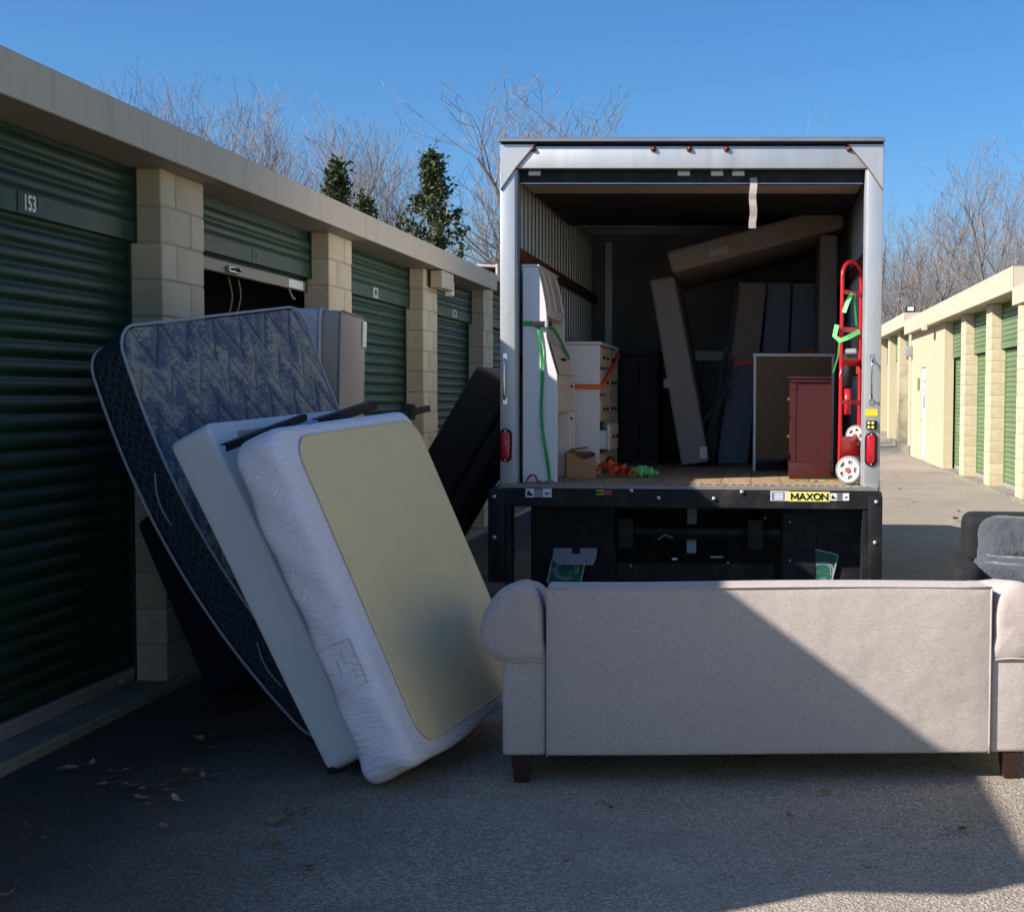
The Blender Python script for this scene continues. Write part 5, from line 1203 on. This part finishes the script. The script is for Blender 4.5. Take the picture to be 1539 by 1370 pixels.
# ================================================================== SLATE COUCH AT THE RIGHT
pc = onY(1436, 860, 8.05)
CC = thing('couch', 'dark slate couch with plump pillow back behind the beige sofa', 'couch', (pc.x, 8.05, 0), radians(-4), local=True)
def shell(x0, x1, y0, y1, z0, z1, b_, name, m_, par=None): return MB().box(x0, x1, y0, y1, z0, z1).build(name, m_, par or CC, bevel=b_, seg=6)
shell(0.0, 2.1, .12, .85, .06, .40, .04, 'seat_base', MT['blackcloth'])
shell(.085, 2.06, .62, .94, .30, .905, .085, 'backrest', MT['blackcloth'])
shell(-.02, .15, .0, .86, .06, .665, .08, 'arm', MT['blackcloth'])
shell(1.97, 2.14, .0, .86, .06, .665, .08, 'arm', MT['blackcloth'])
def crease(a_, b_, k1, k2):
    return lambda p: p+Vector((.012*sin(k2*p.y+1.3), .008*sin(9*p.x), a_*sin(k1*p.x+3*p.y)+b_*sin(k2*p.y+2.5*sin(3*p.x))))
for k in range(2):
    x = .60+.905*k
    mb = MB(); mb.s = True; mb.pillow(.90, .36, .22, .16, .10, .035, crease(.010,.009,11,24), arc=8, m=18, caps=10); mb.xf(Matrix.Translation((x,.50,.735)) @ Matrix.Rotation(radians(72),4,'X')); mb.build('back_pillow', MT['slatecloth'], CC, smooth=True)
    mb = MB(); mb.s = True; mb.pillow(.92, .26, .15, .10, .072, .015, crease(.008,.010,9,38), arc=8, m=20, caps=10); mb.xf(Matrix.Translation((x-.02,.30,.595)) @ Matrix.Rotation(radians(20),4,'X')); mb.build('lumbar_pillow', MT['slatecloth'], CC, smooth=True)
    mb = MB(); mb.s = True; mb.pillow(.89, .62, .17, .10, .075, .02, crease(.010,.008,8,20), arc=6, m=16, caps=8); mb.xf(Matrix.Translation((x,.26,.47))); mb.build('seat_cushion', MT['slatecloth'], CC, smooth=True)
for x in (.08, 2.02):
    for y in (.1, .8): MB().tube([(x,y,.001),(x,y,.062)], .03, 10).build('foot', MT['blackm'], CC)

# ================================================================== FALLEN LEAVES
def leaf_mesh(seed):
    r = random.Random(seed); N = 15; rim = []
    for k in range(N):
        a_ = 2*pi*k/N; q = (.55+.45*abs(cos(2.5*a_/2+.2)))*r.uniform(.75,1.15); rim.append(Vector((q*cos(a_)*1.15, q*sin(a_)*.75, 0)))
    f = lambda p: Vector((p.x, p.y, .32*p.x*p.x*r.uniform(.6,1.2)+.45*abs(p.y)**1.5))
    mb = MB(); c0 = Vector((0,0,0)); vs_ = [f(p*.5) for p in rim]+[f(p) for p in rim]; base = len(mb.v)
    mb.add([c0]+vs_, [(0,1+k,1+(k+1)%N) for k in range(N)]+[(1+k,1+N+k,1+N+(k+1)%N,1+(k+1)%N) for k in range(N)])
    mb.tube([(-1.0,0,.35),(-1.35,.05,.5),(-1.6,.0,.45)], .03, 3); return mb
LV = [leaf_mesh(s) for s in (1,2,3,4)]; LS = {}
def leaf(px, py, size, label, group, k):
    p = onZ(px, py, 0); v = k % 4; pale = (k*7) % 3 == 0; key = (v, pale)
    if key not in LS: o = LV[v].build('fallen_leaf', MT['leafpale'] if pale else MT['leafdry'], None, center=False); LS[key] = o
    else: o = LS[key].copy(); COL.objects.link(o)
    s = size*rnd.uniform(.55,.95)/2; o.location = (p.x, p.y, .006); o.rotation_euler = (rnd.uniform(-.5,.5), rnd.uniform(-.4,.4), rnd.uniform(0,6.28)); o.scale = (s, s*rnd.uniform(.6,1.), s)
    o.location.z = .004+.35*s
    return tag(o, label, 'leaf', group)
k = 0
for px, py, s in ((90,1162,.09),(108,1160,.08),(160,1173,.06),(172,1163,.09),(190,1161,.08),(195,1186,.09),(215,1189,.07),(235,1191,.11),(250,1193,.08),(265,1207,.07),(211,1204,.08),
        (272,1178,.10),(283,1168,.12),(290,1176,.09),(305,1170,.08),(323,1169,.07),(157,1184,.08),(225,1213,.06),(138,1150,.06)):
    leaf(px, py, s, 'dry brown leaf in the loose drift on dark asphalt below the 153 door', 'leaf drift below the 153 door', k); k += 1
for px, py, s in ((300,1115,.08),(322,1112,.09),(315,1128,.07)):
    leaf(px, py, s, 'faint leaf in shade close under the blue mattress', 'leaves under the blue mattress', k); k += 1
for px, py, s in ((430,1223,.08),(437,1231,.06),(415,1238,.09),(425,1240,.07),(458,1222,.09),(470,1227,.06),(410,1273,.09),(463,1307,.08),(485,1187,.07),(505,1177,.06),(395,1175,.05),(430,1203,.05),(245,1247,.08),(405,1353,.06),(135,1308,.06),(10,1351,.08),(40,1243,.06),(68,1262,.05),(525,1160,.05)):
    leaf(px, py, s, 'single curled leaf on open shaded asphalt before the leaning box springs', 'leaves before the box springs', k); k += 1
for px, py, s in ((920,1218,.07),(908,1208,.06),(1240,1195,.06),(1187,1230,.05),(1181,1270,.06),(1423,1250,.06),(1448,1252,.08),(1441,1247,.07),(850,1298,.06),(1302,1308,.05),(670,1187,.05),(695,1151,.04),(985,1193,.04)):
    leaf(px, py, s, 'dark curled leaf on pale asphalt in front of the beige sofa back', 'leaves behind the beige sofa', k); k += 1
for px, py, s in ((1346,716,.18),(1410,735,.18),(1372,756,.15),(1437,783,.2),(1440,770,.15),(1352,737,.12)):
    leaf(px, py, s, 'leaf scrap on sunlit lane between truck and right units', 'leaves on the sunlit lane', k); k += 1
